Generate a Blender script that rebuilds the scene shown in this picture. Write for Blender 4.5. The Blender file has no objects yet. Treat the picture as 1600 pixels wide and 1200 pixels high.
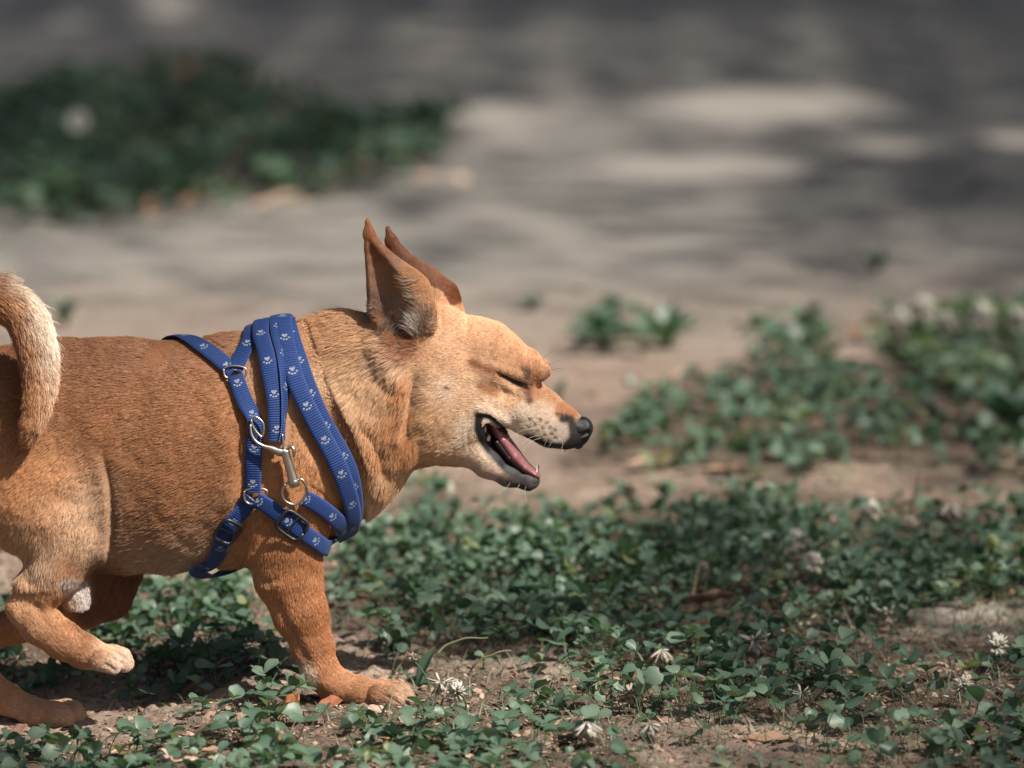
import bpy, math, random
import numpy as np
from mathutils import Vector, Matrix
from mathutils.bvhtree import BVHTree

SC = bpy.context.scene
C = SC.collection
R = np.random.default_rng(7)
rnd = random.Random(11)

# ------------------------------------------------------------------ camera
LENS, SENSOR, PW, PH = 198.0, 36.0, 1600.0, 1200.0
F = LENS / SENSOR * PW                      # focal length in photo pixels
CAM = np.array([0.0, -5.5, 1.1])
TILT = math.radians(8.13)
FWD = np.array([0, math.cos(TILT), -math.sin(TILT)])
UPV = np.array([0, math.sin(TILT), math.cos(TILT)])
cam_d = bpy.data.cameras.new('camera')
cam = bpy.data.objects.new('camera', cam_d)
C.objects.link(cam)
cam.location = CAM
cam.rotation_euler = (math.pi / 2 - TILT, 0, 0)
cam_d.lens = LENS
cam_d.sensor_width = SENSOR
cam_d.clip_start = 0.1
cam_d.clip_end = 400
cam_d.dof.use_dof = True
cam_d.dof.focus_distance = 5.50
cam_d.dof.aperture_fstop = 4.2
SC.camera = cam

# ------------------------------------------------------------------ sky, sun, exposure
S = np.array([0.50, -0.42, 0.80]); S /= np.linalg.norm(S)        # towards the sun
world = bpy.data.worlds.new('World'); SC.world = world
world.use_nodes = True
wn = world.node_tree
bg = wn.nodes['Background']
sky = wn.nodes.new('ShaderNodeTexSky')
sky.sky_type = 'NISHITA'; sky.sun_disc = False
sky.dust_density = 4.0; sky.ozone_density = 0.4; sky.air_density = 0.8
sky.sun_elevation = math.asin(S[2])
sky.sun_rotation = math.atan2(S[0], S[1])
wn.links.new(sky.outputs[0], bg.inputs[0])
bg.inputs[1].default_value = 0.055
sun_d = bpy.data.lights.new('sun', 'SUN')
sun_d.energy = 5.0; sun_d.angle = math.radians(0.53); sun_d.color = (1.0, 0.93, 0.85)
sun = bpy.data.objects.new('sun', sun_d); C.objects.link(sun)
sun.rotation_euler = Vector(S).to_track_quat('Z', 'Y').to_euler()
sun.location = (3, -3, 6)
SC.view_settings.view_transform = 'Standard'
SC.view_settings.look = 'None'
SC.view_settings.exposure = 0.50
SC.view_settings.gamma = 1.0
SC.view_settings.use_curve_mapping = False
SC.render.engine = 'CYCLES'
SC.cycles.use_denoising = True
SC.cycles.max_bounces = 8
SC.cycles_curves.shape = 'THICK'

# ------------------------------------------------------------------ helpers
def W(u, v, Y=0.0):
    """the world point at depth Y that the photograph shows at pixel (u, v)"""
    d = FWD * F + np.array([1.0, 0, 0]) * (u - PW / 2) - UPV * (v - PH / 2)
    return CAM + d * ((Y - CAM[1]) / d[1])

def proj(P):
    q = P - CAM
    z = q @ FWD
    return PW / 2 + F * q[:, 0] / z, PH / 2 - F * (q @ UPV) / z

def G(u, v, z=0.0):
    """the point of the level z that the photograph shows at pixel (u, v)"""
    d = FWD * F + np.array([1.0, 0, 0]) * (u - PW / 2) - UPV * (v - PH / 2)
    return CAM + d * ((z - CAM[2]) / d[2])

def hashf(a, s):
    x = np.sin(a[:, 0] * 127.1 + a[:, 1] * 311.7 + a[:, 2] * 74.7 + s * 53.3) * 43758.5453
    return x - np.floor(x)

_ROT = np.array(Matrix.Rotation(.9, 3, Vector((.5, .7, .4)).normalized()))
def vnoise(P, scale, s=0):
    """smooth value noise in -1..1"""
    p = (P @ _ROT) * scale
    i = np.floor(p); f = p - i
    f = f * f * (3 - 2 * f)
    o = np.zeros(len(P))
    for dx in (0, 1):
        for dy in (0, 1):
            for dz in (0, 1):
                w = (f[:, 0] if dx else 1 - f[:, 0]) * (f[:, 1] if dy else 1 - f[:, 1]) * (f[:, 2] if dz else 1 - f[:, 2])
                o += w * hashf(i + np.array([dx, dy, dz]), s)
    return o * 2 - 1

def smooth(a, b, x):
    t = np.clip((x - a) / (b - a), 0, 1)
    return t * t * (3 - 2 * t)

def link(o, parent=None):
    C.objects.link(o)
    if parent is not None:
        o.parent = parent
    return o

def npmesh(name, V, faces, mat, parent=None, smooth_=True, cols=None, uvs=None):
    """numpy verts and faces (n x 3 or n x 4) -> one mesh object"""
    me = bpy.data.meshes.new(name)
    V = np.asarray(V, np.float32)
    fs = [np.asarray(f, np.int32) for f in (faces if isinstance(faces, list) else [faces]) if len(f)]
    idx = np.concatenate([f.ravel() for f in fs])
    cnt = np.concatenate([np.full(len(f), f.shape[1], np.int32) for f in fs])
    me.vertices.add(len(V)); me.vertices.foreach_set('co', V.ravel())
    me.loops.add(len(idx)); me.loops.foreach_set('vertex_index', idx)
    me.polygons.add(len(cnt))
    me.polygons.foreach_set('loop_start', np.concatenate([[0], np.cumsum(cnt)[:-1]]).astype(np.int32))
    me.polygons.foreach_set('use_smooth', np.full(len(cnt), smooth_, bool))
    me.update(calc_edges=True)
    if cols is not None:
        for k, c in cols.items():
            a = me.color_attributes.new(k, 'FLOAT_COLOR', 'POINT')
            c4 = np.ones((len(V), 4), np.float32); c4[:, :3] = c
            a.data.foreach_set('color', c4.ravel())
    if uvs is not None:
        l = me.uv_layers.new(name='UVMap')
        l.data.foreach_set('uv', np.asarray(uvs, np.float32)[idx].ravel())
    if mat is not None:
        me.materials.append(mat)
    o = bpy.data.objects.new(name, me)
    return link(o, parent)

def tag(o, label=None, cat=None, group=None, kind=None):
    if label: o['label'] = label
    if cat: o['category'] = cat
    if group: o['group'] = group
    if kind: o['kind'] = kind
    return o

def empty(name, loc=(0, 0, 0)):
    o = bpy.data.objects.new(name, None)
    o.empty_display_size = 0.02
    o.location = loc
    return link(o)

class NT:
    """small node builder"""
    def __init__(self, name):
        self.m = bpy.data.materials.new(name); self.m.use_nodes = True
        self.t = self.m.node_tree
        self.b = self.t.nodes['Principled BSDF']
        self.out = self.t.nodes['Material Output']
    def n(self, typ, ins=None, **kw):
        x = self.t.nodes.new('ShaderNode' + typ)
        for k, v in kw.items(): setattr(x, k, v)
        for k, v in (ins or {}).items(): self.set(x.inputs[k], v)
        return x
    def set(self, inp, v):
        if isinstance(v, bpy.types.NodeSocket): self.t.links.new(v, inp)
        elif hasattr(v, 'outputs'): self.t.links.new(v.outputs[0], inp)
        else: inp.default_value = v
    def p(self, **kw):
        for k, v in kw.items(): self.set(self.b.inputs[k.replace('_', ' ')], v)
    def math(self, op, a, b=0.0, c=0.0):
        x = self.t.nodes.new('ShaderNodeMath'); x.operation = op
        self.set(x.inputs[0], a); self.set(x.inputs[1], b); self.set(x.inputs[2], c)
        return x.outputs[0]
    def ramp(self, fac, stops, interp='LINEAR'):
        r = self.t.nodes.new('ShaderNodeValToRGB'); r.color_ramp.interpolation = interp
        e = r.color_ramp.elements
        while len(e) < len(stops): e.new(0.5)
        for k, (p, c) in enumerate(stops):
            e[k].position = p; e[k].color = (*c, 1) if len(c) == 3 else c
        self.set(r.inputs[0], fac)
        return r.outputs[0]
    def noise(self, scale, detail=4, rough=0.55, coord=None, **kw):
        x = self.n('TexNoise', {'Scale': scale, 'Detail': detail, 'Roughness': rough})
        if coord is not None: self.set(x.inputs['Vector'], coord)
        return x.outputs['Fac']
    def mix(self, fac, a, b, mode='MIX'):
        x = self.t.nodes.new('ShaderNodeMix'); x.data_type = 'RGBA'; x.blend_type = mode
        self.set(x.inputs[0], fac)
        for i, v in ((6, a), (7, b)):
            self.set(x.inputs[i], (*v, 1) if isinstance(v, tuple) and len(v) == 3 else v)
        return x.outputs[2]
    def bump(self, h, strength=0.5, dist=0.01, normal=None):
        x = self.n('Bump', {'Height': h, 'Strength': strength, 'Distance': dist})
        if normal is not None: self.set(x.inputs['Normal'], normal)
        return x.outputs[0]

def tube(path, rads, seg=8, squash=None):
    """tube along a path; rads per point; returns verts, quads, with closed ends"""
    path = np.asarray(path, float); n = len(path)
    rads = np.broadcast_to(np.asarray(rads, float), (n,))
    T_ = np.gradient(path, axis=0); T_ /= np.maximum(np.linalg.norm(T_, axis=1), 1e-9)[:, None]
    up = np.array([.13, -.9, .31]); up /= np.linalg.norm(up)
    vs = []; X = None
    for i in range(n):
        if X is None: X = np.cross(T_[i], up)
        X = X - T_[i] * (X @ T_[i]); X /= max(np.linalg.norm(X), 1e-9)
        Yv = np.cross(T_[i], X)
        an = np.arange(seg) / seg * 2 * np.pi
        vs.append(path[i] + rads[i] * (np.cos(an)[:, None] * X + np.sin(an)[:, None] * Yv))
    vs = np.concatenate(vs + [path[:1], path[-1:]])
    f = []
    for i in range(n - 1):
        for j in range(seg):
            f.append((i * seg + j, i * seg + (j + 1) % seg, (i + 1) * seg + (j + 1) % seg, (i + 1) * seg + j))
    t = []
    for j in range(seg):
        t.append((n * seg, (j + 1) % seg, j)); t.append((n * seg + 1, (n - 1) * seg + j, (n - 1) * seg + (j + 1) % seg))
    return vs, np.array(f), np.array(t)


def spline(pts, n=24):
    """Catmull-Rom through points"""
    p = np.asarray(pts, float)
    p = np.vstack([2 * p[0] - p[1], p, 2 * p[-1] - p[-2]])
    out = []
    m = len(p) - 3
    for s in np.linspace(0, m - 1e-6, n):
        i = int(s); t = s - i
        a, b, c, d = p[i:i + 4]
        out.append(.5 * ((2 * b) + (c - a) * t + (2 * a - 5 * b + 4 * c - d) * t * t + (3 * b - a - 3 * c + d) * t ** 3))
    return np.array(out)
# ------------------------------------------------------------------ ground
def hg(x, y):
    """height of the ground"""
    x = np.asarray(x, float); y = np.asarray(y, float)
    P = np.stack([x.ravel(), y.ravel(), np.zeros(x.size)], 1)
    calm = 1 - .8 * np.exp(-(((P[:, 0] + .18) / .16) ** 2 + ((P[:, 1] + .04) / .12) ** 2))
    h = .011 * vnoise(P, 2.3, 51) + .006 * vnoise(P, 6.1, 52) + .0022 * vnoise(P, 17, 53) + .0012 * vnoise(P, 42, 54)
    h = h * calm * (1 - .85 * smooth(1.8, 3.2, P[:, 1]))
    h -= .027 * smooth(-.24, -.42, P[:, 0]) * (1 - smooth(.05, .45, P[:, 1])) 
    return h.reshape(x.shape)

def inpoly(u, v, poly):
    poly = np.array(poly, float); n = len(poly); c = np.zeros(len(u), bool); j = n - 1
    for i in range(n):
        xi, yi = poly[i]; xj, yj = poly[j]
        cond = ((yi > v) != (yj > v)) & (u < (xj - xi) * (v - yi) / (yj - yi + 1e-9) + xi)
        c ^= cond; j = i
    return c

# where the ground cover grows: (outline in photo pixels at leaf height, leaves per square metre, leaf length m, stem height m, patchiness)
ZONES = [
    ([(548, 840), (640, 806), (760, 800), (900, 786), (1050, 768), (1200, 762), (1400, 785), (1850, 790), (1850, 925), (1450, 930), (1410, 1000), (1310, 1010), (1340, 1060), (1200, 1105), (1010, 1116), (900, 1100), (915, 1040), (820, 1012), (700, 1010), (560, 1000), (500, 960), (520, 900)], 3700, .0118, .034, .62),
    ([(-230, 1120), (330, 1120), (420, 1072), (640, 1098), (660, 1060), (800, 1065), (930, 1085), (990, 1120), (1010, 1340), (-230, 1340)], 2500, .0125, .026, .65),
    ([(190, 930), (390, 900), (425, 1010), (440, 1060), (330, 1062), (200, 1050), (120, 1030), (0, 1060), (-230, 960)], 3200, .0120, .026, .5),
    ([(1240, 1070), (1390, 1010), (1850, 1000), (1850, 1340), (1420, 1190), (1270, 1150)], 2300, .0130, .032, .6),
    ([(940, 655), (1050, 605), (1200, 590), (1300, 570), (1400, 600), (1520, 590), (1850, 640), (1850, 735), (1450, 715), (1300, 730), (1150, 735), (1000, 712)], 1250, .017, .034, .55),
    ([(1370, 510), (1480, 478), (1850, 480), (1850, 610), (1500, 600), (1380, 575)], 1600, .018, .036, .35),
    ([(1200, 520), (1280, 515), (1295, 570), (1210, 568)], 1300, .022, .05, .2),
    ([(-230, 150), (60, 140), (230, 96), (330, 100), (470, 152), (570, 190), (690, 185), (700, 238), (560, 285), (400, 305), (200, 330), (-230, 335)], 900, .028, .050, .75),
    ([(630, 735), (700, 735), (720, 800), (640, 800)], 500, .018, .04, .3),
    ([(880, 640), (1000, 680), (1000, 740), (880, 730)], 260, .018, .03, .3),
    ([(-230, 740), (1850, 740), (1850, 1340), (-230, 1340)], 130, .011, .014, 0),
    ([(900, 500), (1060, 495), (1060, 550), (900, 555)], 500, .02, .035, .3),
]
def axis_grid(breaks):
    out = []
    for a, b, s in breaks:
        n = max(int(round((b - a) / s)), 1)
        out.append(np.linspace(a, b, n, endpoint=False))
    out.append([breaks[-1][1]])
    return np.concatenate(out)
gx = axis_grid([(-120, -10, 11), (-10, -2, .4), (-2, -.6, .03), (-.6, .6, .0042), (.6, 2, .03), (2, 10, .4), (10, 120, 11)])
gy = axis_grid([(-60, -6, 6), (-6, -.6, .2), (-.6, .9, .0065), (.9, 2.6, .014), (2.6, 10, .06), (10, 30, .8), (30, 150, 12)])
GX, GY = np.meshgrid(gx, gy, indexing='ij')
GZ = hg(GX, GY)
# crumbs and clods close to the animal
fine = (np.abs(GX) < .62) & (GY > -.6) & (GY < 1.6)
Pf = np.stack([GX[fine], GY[fine], np.zeros(fine.sum())], 1)
clod = np.clip(vnoise(Pf, 75, 61) - .1, 0, 1) * .0065 + np.clip(vnoise(Pf, 140, 62), -.2, 1) * .0030
GZ[fine] += clod * (1 - smooth(1.0, 1.6, Pf[:, 1]))
nx_, ny_ = GX.shape
# under the ground cover the soil is darker with rotted leaves; one bare spot at the right is pale clay
PG = np.stack([GX.ravel(), GY.ravel(), np.zeros(GX.size)], 1)
ug, vg = proj(PG)
jx = 26 * vnoise(PG, 9, 140) + 12 * vnoise(PG, 26, 141); jy = 14 * vnoise(PG, 9, 142) + 7 * vnoise(PG, 26, 143)
veg = np.zeros(len(PG))
inview = (PG[:, 1] > -.9) & (PG[:, 1] < 9) & (np.abs(PG[:, 0]) < 2.5)
for poly, dens, *_ in ZONES[:10]:
    ks = 6; acc = np.zeros(inview.sum())
    for a_ in range(ks):
        ox, oy = 22 * math.cos(a_ * 1.047), 10 * math.sin(a_ * 1.047)
        acc += inpoly(ug[inview] + jx[inview] + ox, vg[inview] + jy[inview] + oy, poly)
    veg[inview] = np.maximum(veg[inview], acc / ks)
clay = np.exp(-(((ug + jx - 1500) / 120) ** 2 + ((vg + jy - 968) / 30) ** 2) ** 1.5) + np.exp(-(((ug + jx - 860) / 90) ** 2 + ((vg + jy - 1050) / 18) ** 2) ** 1.5) * .5
clay = np.where(inview, clay, 0)
ii = np.arange(nx_ * ny_).reshape(nx_, ny_)
gq = np.stack([ii[:-1, :-1], ii[1:, :-1], ii[1:, 1:], ii[:-1, 1:]], -1).reshape(-1, 4)
soil = NT('dry_trodden_soil')
geo = soil.n('NewGeometry').outputs['Position']
n1 = soil.noise(1.1, 5, .6, geo); n2 = soil.noise(9, 6, .65, geo); n3 = soil.noise(60, 6, .7, geo); n4 = soil.noise(330, 4, .7, geo)
sp = soil.n('SeparateXYZ', {0: geo})
c1 = soil.ramp(n2, [(.25, (.11, .078, .06)), (.45, (.24, .175, .135)), (.62, (.38, .29, .225)), (.8, (.50, .40, .32))])
c1 = soil.mix(soil.math('MULTIPLY', n3, .8), c1, soil.ramp(n3, [(.32, (.085, .06, .048)), (.5, (.30, .225, .175)), (.72, (.47, .38, .31))]))
c1 = soil.mix(soil.math('MULTIPLY', soil.math('GREATER_THAN', n4, .60), .35), c1, (.13, .085, .06))
# the worn path behind is greyer and smoother
pth = soil.ramp(soil.noise(2.2, 5, .6, geo), [(.25, (.275, .256, .226)), (.75, (.318, .297, .263))])
farm = soil.n('MapRange', {0: soil.math('ADD', sp.outputs[1], soil.math('MULTIPLY', n1, 1.2)), 1: 2.9, 2: 4.2}).outputs[0]
c1 = soil.mix(farm, c1, pth)
cover_ = soil.n('SeparateColor', {0: soil.n('Attribute', attribute_name='Soil').outputs['Color']})
c1 = soil.mix(soil.math('MULTIPLY', cover_.outputs[0], .85), c1, soil.ramp(n3, [(.3, (.035, .024, .018)), (.5, (.10, .07, .052)), (.62, (.20, .14, .105)), (.75, (.38, .28, .215))]))
c1 = soil.mix(soil.math('MULTIPLY', cover_.outputs[1], .9), c1, soil.ramp(n3, [(.3, (.26, .23, .20)), (.7, (.44, .395, .35))]))
# pale stone slab showing through at the right
soil.p(Base_Color=c1, Roughness=.93, Specular_IOR_Level=.2)
hb = soil.math('MULTIPLY_ADD', n3, .6, soil.math('MULTIPLY_ADD', n4, .25, soil.math('MULTIPLY', n2, 1.2)))
soil.set(soil.b.inputs['Normal'], soil.bump(hb, 1.0, .008))
ground = npmesh('ground', np.stack([GX, GY, GZ], -1).reshape(-1, 3), gq, soil.m, cols={'Soil': np.stack([veg, clay, veg * 0], 1)})
tag(ground, 'dry brown trodden soil with a worn grey path', kind='structure')

# ------------------------------------------------------------------ unseen trees beside the path; crowns laid out to cast the shade below
def shade(x, y):
    """how much of the sunlight the crowns take from a spot of the ground (0..1)"""
    P = np.stack([x, y, np.zeros(len(x))], 1)
    u, v = proj(P)
    n = vnoise(P, 1.3, 71) * .5 + vnoise(P, 3.1, 72) * .5
    far = smooth(560, 420, v)
    right = smooth(900, 1450, u)
    c = far * (.44 + .03 * n + .36 * right + .16 * smooth(400, 280, v))
    c = np.maximum(c, smooth(330, 120, v) * (.86 + .06 * right + .03 * n))
    c = np.maximum(c, smooth(130, 10, v) * .97)
    c = np.maximum(c, smooth(760, 660, u) * smooth(345, 325, v) * .90)
    c = np.maximum(c, smooth(1150, 1500, u) * smooth(860, 700, v) * (.62 + .3 * n))
    c = np.maximum(c, smooth(850, 1300, u) * smooth(800, 900, v) * (.40 + .35 * n))
    c = np.maximum(c, smooth(950, 1150, u) * smooth(980, 1060, v) * (.55 + .3 * n))
    # dapples over the clover: shaded and sunny islands
    isl = vnoise(P, 5.5, 73) * .6 + vnoise(P, 11, 74) * .4
    front_ = smooth(790, 830, v)
    c = np.maximum(c, front_ * smooth(520, 620, u) * smooth(925, 950, v) * smooth(1050, 1030, v) * .75)
    c = np.maximum(c, front_ * smooth(900, 980, u) * np.clip(.44 + 1.2 * isl, 0, .88))
    c = np.maximum(c, front_ * smooth(560, 640, u) * smooth(930, 900, v) * np.clip(-.12 + 1.3 * isl, 0, .8))
    c = np.maximum(c, smooth(1075, 1095, v) * np.clip(-.10 + 1.5 * isl, 0, .8))
    c = np.maximum(c, smooth(350, 200, u) * smooth(1080, 1120, v) * np.clip(.4 + isl, 0, .8))
    c = np.maximum(c, smooth(930, 1040, u) * smooth(565, 590, v) * smooth(800, 780, v) * np.clip(.15 + 1.2 * isl, 0, .8))
    # gaps in the crowns: sun spots (u, v, half width, half height)
    for (a, b, wu, wv, k) in ((1190, 165, 190, 25, 1), (1070, 262, 165, 20, .95), (780, 186, 80, 23, .95), (265, 8, 50, 22, .8), (298, 104, 26, 16, .6), (450, 318, 150, 18, .8), (1420, 225, 70, 14, .45), (1590, 218, 60, 16, .6), (1000, 380, 110, 12, .4),
                             (620, 275, 120, 20, .5), (1330, 545, 90, 26, .9), (640, 1120, 190, 42, .9), (960, 690, 120, 60, .9), (700, 860, 110, 45, .8), (380, 1185, 160, 20, .9), (1500, 960, 90, 26, .7), (200, 430, 260, 40, .25)):
        g = np.exp(-(((u - a) / wu) ** 2 + ((v - b) / wv) ** 2) ** 2.5)
        c = c * (1 - k * g) 
    vis = (v > -150)
    c = np.where(vis, c, .9)
    c = np.maximum(c, .42 * np.exp(-(((x + .62) / .24) ** 2 + ((y - .23) / .085) ** 2) ** 2))      # the back of the dog
    return np.clip(c, 0, .985)
bark = NT('rough_bark')
bark.p(Base_Color=bark.ramp(bark.noise(14, 6, .7), [(.3, (.06, .045, .035)), (.7, (.17, .13, .10))]), Roughness=.9)
bark.set(bark.b.inputs['Normal'], bark.bump(bark.noise(30, 6, .7), .9, .03))
leafm = NT('tree_leaf'); leafm.p(Base_Color=(.05, .10, .035, 1), Roughness=.5)
NL = 480000
q3 = np.arange(NL)[:, None] * np.array([.8191725134, .6710436067, .5497004779]) % 1.0      # evenly spread, so that the shade is even
lx = -5.0 + 10.8 * q3[:, 0]; ly = -.75 + 18.75 * q3[:, 1]
cov = shade(lx, ly)
A_tot = 10.8 * 18.75; a_leaf = .00165
need = -np.log(1 - cov) / a_leaf * A_tot / NL
cp = np.floor(need + R.random(NL)).astype(int)
lx = np.repeat(lx, cp); ly = np.repeat(ly, cp); m_ = len(lx)
lx += R.normal(0, .02, m_); ly += R.normal(0, .02, m_)
tt_ = R.uniform(8.0, 12.5, m_)
LP = np.stack([lx, ly, np.zeros(m_)], 1) + S * tt_[:, None]
trees = [(np.array([6.6, -3.6, 0.]), (-19, 2.2)), (np.array([7.1, 3.6, 0.]), (2.2, 7.0)), (np.array([6.8, 10.4, 0.]), (7.0, 40))]
def leaf_cards(Pc, size):
    n = len(Pc)
    d = R.normal(0, 1, (n, 3)); d[:, 2] *= .5; d /= np.linalg.norm(d, axis=1)[:, None]
    nrm = np.stack([R.normal(0, .5, n), R.normal(0, .5, n), np.ones(n)], 1); nrm /= np.linalg.norm(nrm, axis=1)[:, None]
    e = np.cross(nrm, d); e /= np.linalg.norm(e, axis=1)[:, None]; d = np.cross(e, nrm)
    sz = size * (.7 + .6 * R.random(n))[:, None]
    Vv = np.stack([Pc - d * sz * .5, Pc + e * sz * .27 + nrm * sz * .05, Pc + d * sz * .55, Pc - e * sz * .27 + nrm * sz * .05], 1).reshape(-1, 3)
    return Vv, np.arange(n * 4).reshape(-1, 4)
names = ['broad leaved tree beside the path whose shade dapples the clover', 'broad leaved tree beside the path whose shade crosses the middle of the path', 'broad leaved tree beside the path whose shade darkens its far end']
for k, (b0, (ya, yb)) in enumerate(trees):
    sel = (LP[:, 1] > ya) & (LP[:, 1] <= yb)
    if not sel.any(): continue
    root_ = tag(empty('tree', b0), names[k], 'tree', None)
    pts = LP[sel]
    cvs = []
    dense = pts[np.argsort(-shade(*(pts - S * (pts[:, 2] / S[2])[:, None])[:, :2].T))[:len(pts) // 6]]
    for j in range(4):
        q = dense[R.integers(len(dense))]
        mid = b0 + np.array([0, 0, 3.6 + .3 * j]) + (q - b0) * np.array([.4, .4, .35])
        p = spline([b0 + np.array([0, 0, 2.9 + .3 * j]), mid, q], 9)
        vs, f, t = tube(p, np.linspace(.024, .003, 9), 7)
        cvs.append((vs, f, t))
    tr = tube(spline([b0 - np.array([0, 0, .3]), b0 + np.array([.05, .02, 1.4]), b0 + np.array([-.05, .05, 3.2]), b0 + np.array([-.3, .1, 7.4])], 14), np.linspace(.24, .06, 14), 14)
    npmesh('trunk', tr[0] - b0, [tr[1], tr[2]], bark.m, root_)
    for vs, f, t in cvs:
        npmesh('limb', vs - b0, [f, t], bark.m, root_)
    Vv, Fq = leaf_cards(pts, .075)
    o = npmesh('crown', Vv - b0, Fq, leafm.m, root_, smooth_=False)
    o['kind'] = 'stuff'
# ------------------------------------------------------------------ dog body: one implicit surface
PXM = 1.0 / 1600.0

def chain_sdf(P, pts, k):
    """tapered tube of elliptic section through (centre, in-plane radius, lateral radius) stations"""
    d = None
    for a, b in zip(pts[:-1], pts[1:]):
        A, B = a[0], b[0]
        AB = B - A
        t = np.clip(((P - A) @ AB) / max(AB @ AB, 1e-12), 0, 1)
        r = a[1] + (b[1] - a[1]) * t
        rl = a[2] + (b[2] - a[2]) * t
        q = P - (A + t[:, None] * AB)
        s = np.sqrt(q[:, 0] ** 2 + q[:, 2] ** 2 + (q[:, 1] * r / rl) ** 2) - r
        s = s * np.minimum(1, (rl / r) * 0.35 + 0.65)
        if d is None: d = s
        else:
            h = np.maximum(k - np.abs(d - s), 0) / k
            d = np.minimum(d, s) - h * h * k * 0.25
    return d

PRIMS = []
def prim(op, k, *st):
    """stations (u, v, lateral, radius, lateral radius), all in photo pixels (1600 to the metre)"""
    pts = [(W(s[0], s[1], s[2] * PXM), s[3] * PXM, s[4] * PXM) for s in st]
    if len(pts) == 1:
        pts = pts + [(pts[0][0] + np.array([1e-5, 0, 0]), pts[0][1], pts[0][2])]
    lo = np.min([p[0] - max(p[1], p[2]) for p in pts], 0)
    hi = np.max([p[0] + max(p[1], p[2]) for p in pts], 0)
    PRIMS.append((op, k * PXM, pts, lo, hi))
def mirrored(op, k, *st):
    """the same shape near and far of the animal's middle plane"""
    prim(op, k, *st)
    pts, l = [], PRIMS[-1]
    pts = [(p[0] * np.array([1, -1, 1]), p[1], p[2]) for p in l[2]]
    lo, hi = l[3].copy(), l[4].copy(); lo[1], hi[1] = -l[4][1], -l[3][1]
    PRIMS.append((op, l[1], pts, lo, hi))

# trunk
prim('u', 20, (-75, 690, 0, 118, 84), (0, 692, 0, 147, 95), (80, 700, 0, 171, 104), (180, 711, 0, 182, 113),
     (280, 712, 0, 181, 116), (360, 705, 0, 179, 114), (430, 696, 0, 172, 106), (486, 690, 0, 146, 92))
# neck
prim('u', 40, (480, 650, 0, 150, 92), (560, 622, 0, 133, 80), (620, 606, 0, 118, 72), (665, 600, 0, 108, 68))
mirrored('u', 30, (500, 660, -50, 75, 30), (575, 600, -48, 60, 25), (612, 560, -42, 50, 22))
# ruff edge behind the cheek
mirrored('u', 26, (604, 560, -54, 22, 14), (618, 600, -57, 25, 14), (628, 650, -53, 25, 13), (630, 700, -40, 20, 12))
# skull, forehead, brow
prim('u', 26, (700, 586, 0, 108, 66), (732, 586, 0, 93, 66))
mirrored('u', 22, (768, 563, -32, 48, 30), (816, 577, -28, 28, 22))
mirrored('u', 10, (832, 576, -28, 16, 15))
mirrored('u', 7, (846, 581, -24, 13, 11))
# cheek, jaw angle
mirrored('u', 24, (690, 640, -34, 72, 30), (735, 640, -36, 48, 24))
prim('u', 20, (680, 664, 0, 64, 48), (718, 676, 0, 50, 42))
mirrored('u', 14, (765, 622, -36, 30, 16), (800, 632, -30, 26, 14))
# muzzle
prim('u', 22, (795, 617, 0, 50, 42), (842, 645, 0, 38, 29), (876, 665, 0, 31, 24), (893, 674, 0, 26, 20))
mirrored('u', 10, (825, 652, -16, 30, 17), (862, 672, -14, 25, 14), (884, 682, -11, 19, 11))
# lower jaw
prim('u', 10, (716, 688, 0, 40, 38), (738, 697, 0, 32, 35), (765, 722, 0, 24, 28), (795, 741, 0, 18, 22), (826, 750, 0, 14, 16), (833, 749, 0, 10, 13))
# mouth: the gap, then the two sides of the cavity
prim('s', 5, (796, 684, 0, 5, 90), (815, 701, 0, 10, 90), (838, 719, 0, 14, 90), (890, 748, 0, 34, 90))
mirrored('s', 5, (763, 668, -40, 10, 30), (780, 692, -40, 15, 30), (800, 713, -36, 13, 28), (822, 728, -30, 10, 26), (850, 738, -30, 9, 26))
# ears
def ear(side, st):
    prim('u', 9, *[(u, v, side * w, r, r * .62) for (u, v, w, r) in st])
ear(-1, [(574, 345, 52, 3.6), (577, 366, 50, 7), (585, 390, 50, 13), (595, 412, 49, 22), (608, 436, 47, 34), (623, 462, 44, 48), (632, 492, 42, 48), (640, 520, 42, 40), (648, 550, 40, 34)])
prim('s', 5, *[(u, v, -w, r, rl) for (u, v, w, r, rl) in [(577, 378, 60, 2.5, 6), (583, 396, 62, 7, 11), (592, 416, 66, 14, 20), (601, 440, 70, 22, 30), (612, 465, 72, 31, 36), (622, 492, 72, 34, 36), (630, 512, 70, 26, 26)]])
ear(1, [(606, 358, 50, 3.6), (612, 378, 50, 8), (624, 400, 50, 13), (640, 422, 47, 20), (659, 446, 44, 32), (678, 472, 40, 40), (690, 498, 36, 38)])
prim('s', 5, *[(u, v, w, r, rl) for (u, v, w, r, rl) in [(614, 386, 62, 3, 8), (626, 403, 64, 7, 11), (641, 426, 68, 14, 20), (657, 450, 70, 24, 30), (674, 474, 70, 31, 34), (680, 490, 66, 30, 30)]])
# near front leg
prim('u', 34, (455, 735, -62, 78, 44), (450, 800, -66, 66, 42), (446, 852, -66, 57, 40))
prim('u', 14, (446, 852, -66, 57, 38), (450, 900, -66, 50, 34), (469, 958, -66, 41, 29), (489, 1010, -66, 31, 24), (500, 1046, -66, 27, 22), (521, 1069, -66, 25, 23))
prim('u', 9, (521, 1068, -66, 25, 23), (560, 1080, -66, 21, 26), (596, 1086, -66, 19, 30))
for w, du, dv in ((-93, -8, 2), (-76, 6, 1), (-57, 8, -3), (-40, -4, -5)):
    prim('u', 5, (590, 1082 + dv, w, 15, 10), (618 + du, 1085 + dv, w, 14, 10.5), (630 + du, 1092 + dv, w, 10, 9))
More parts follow.
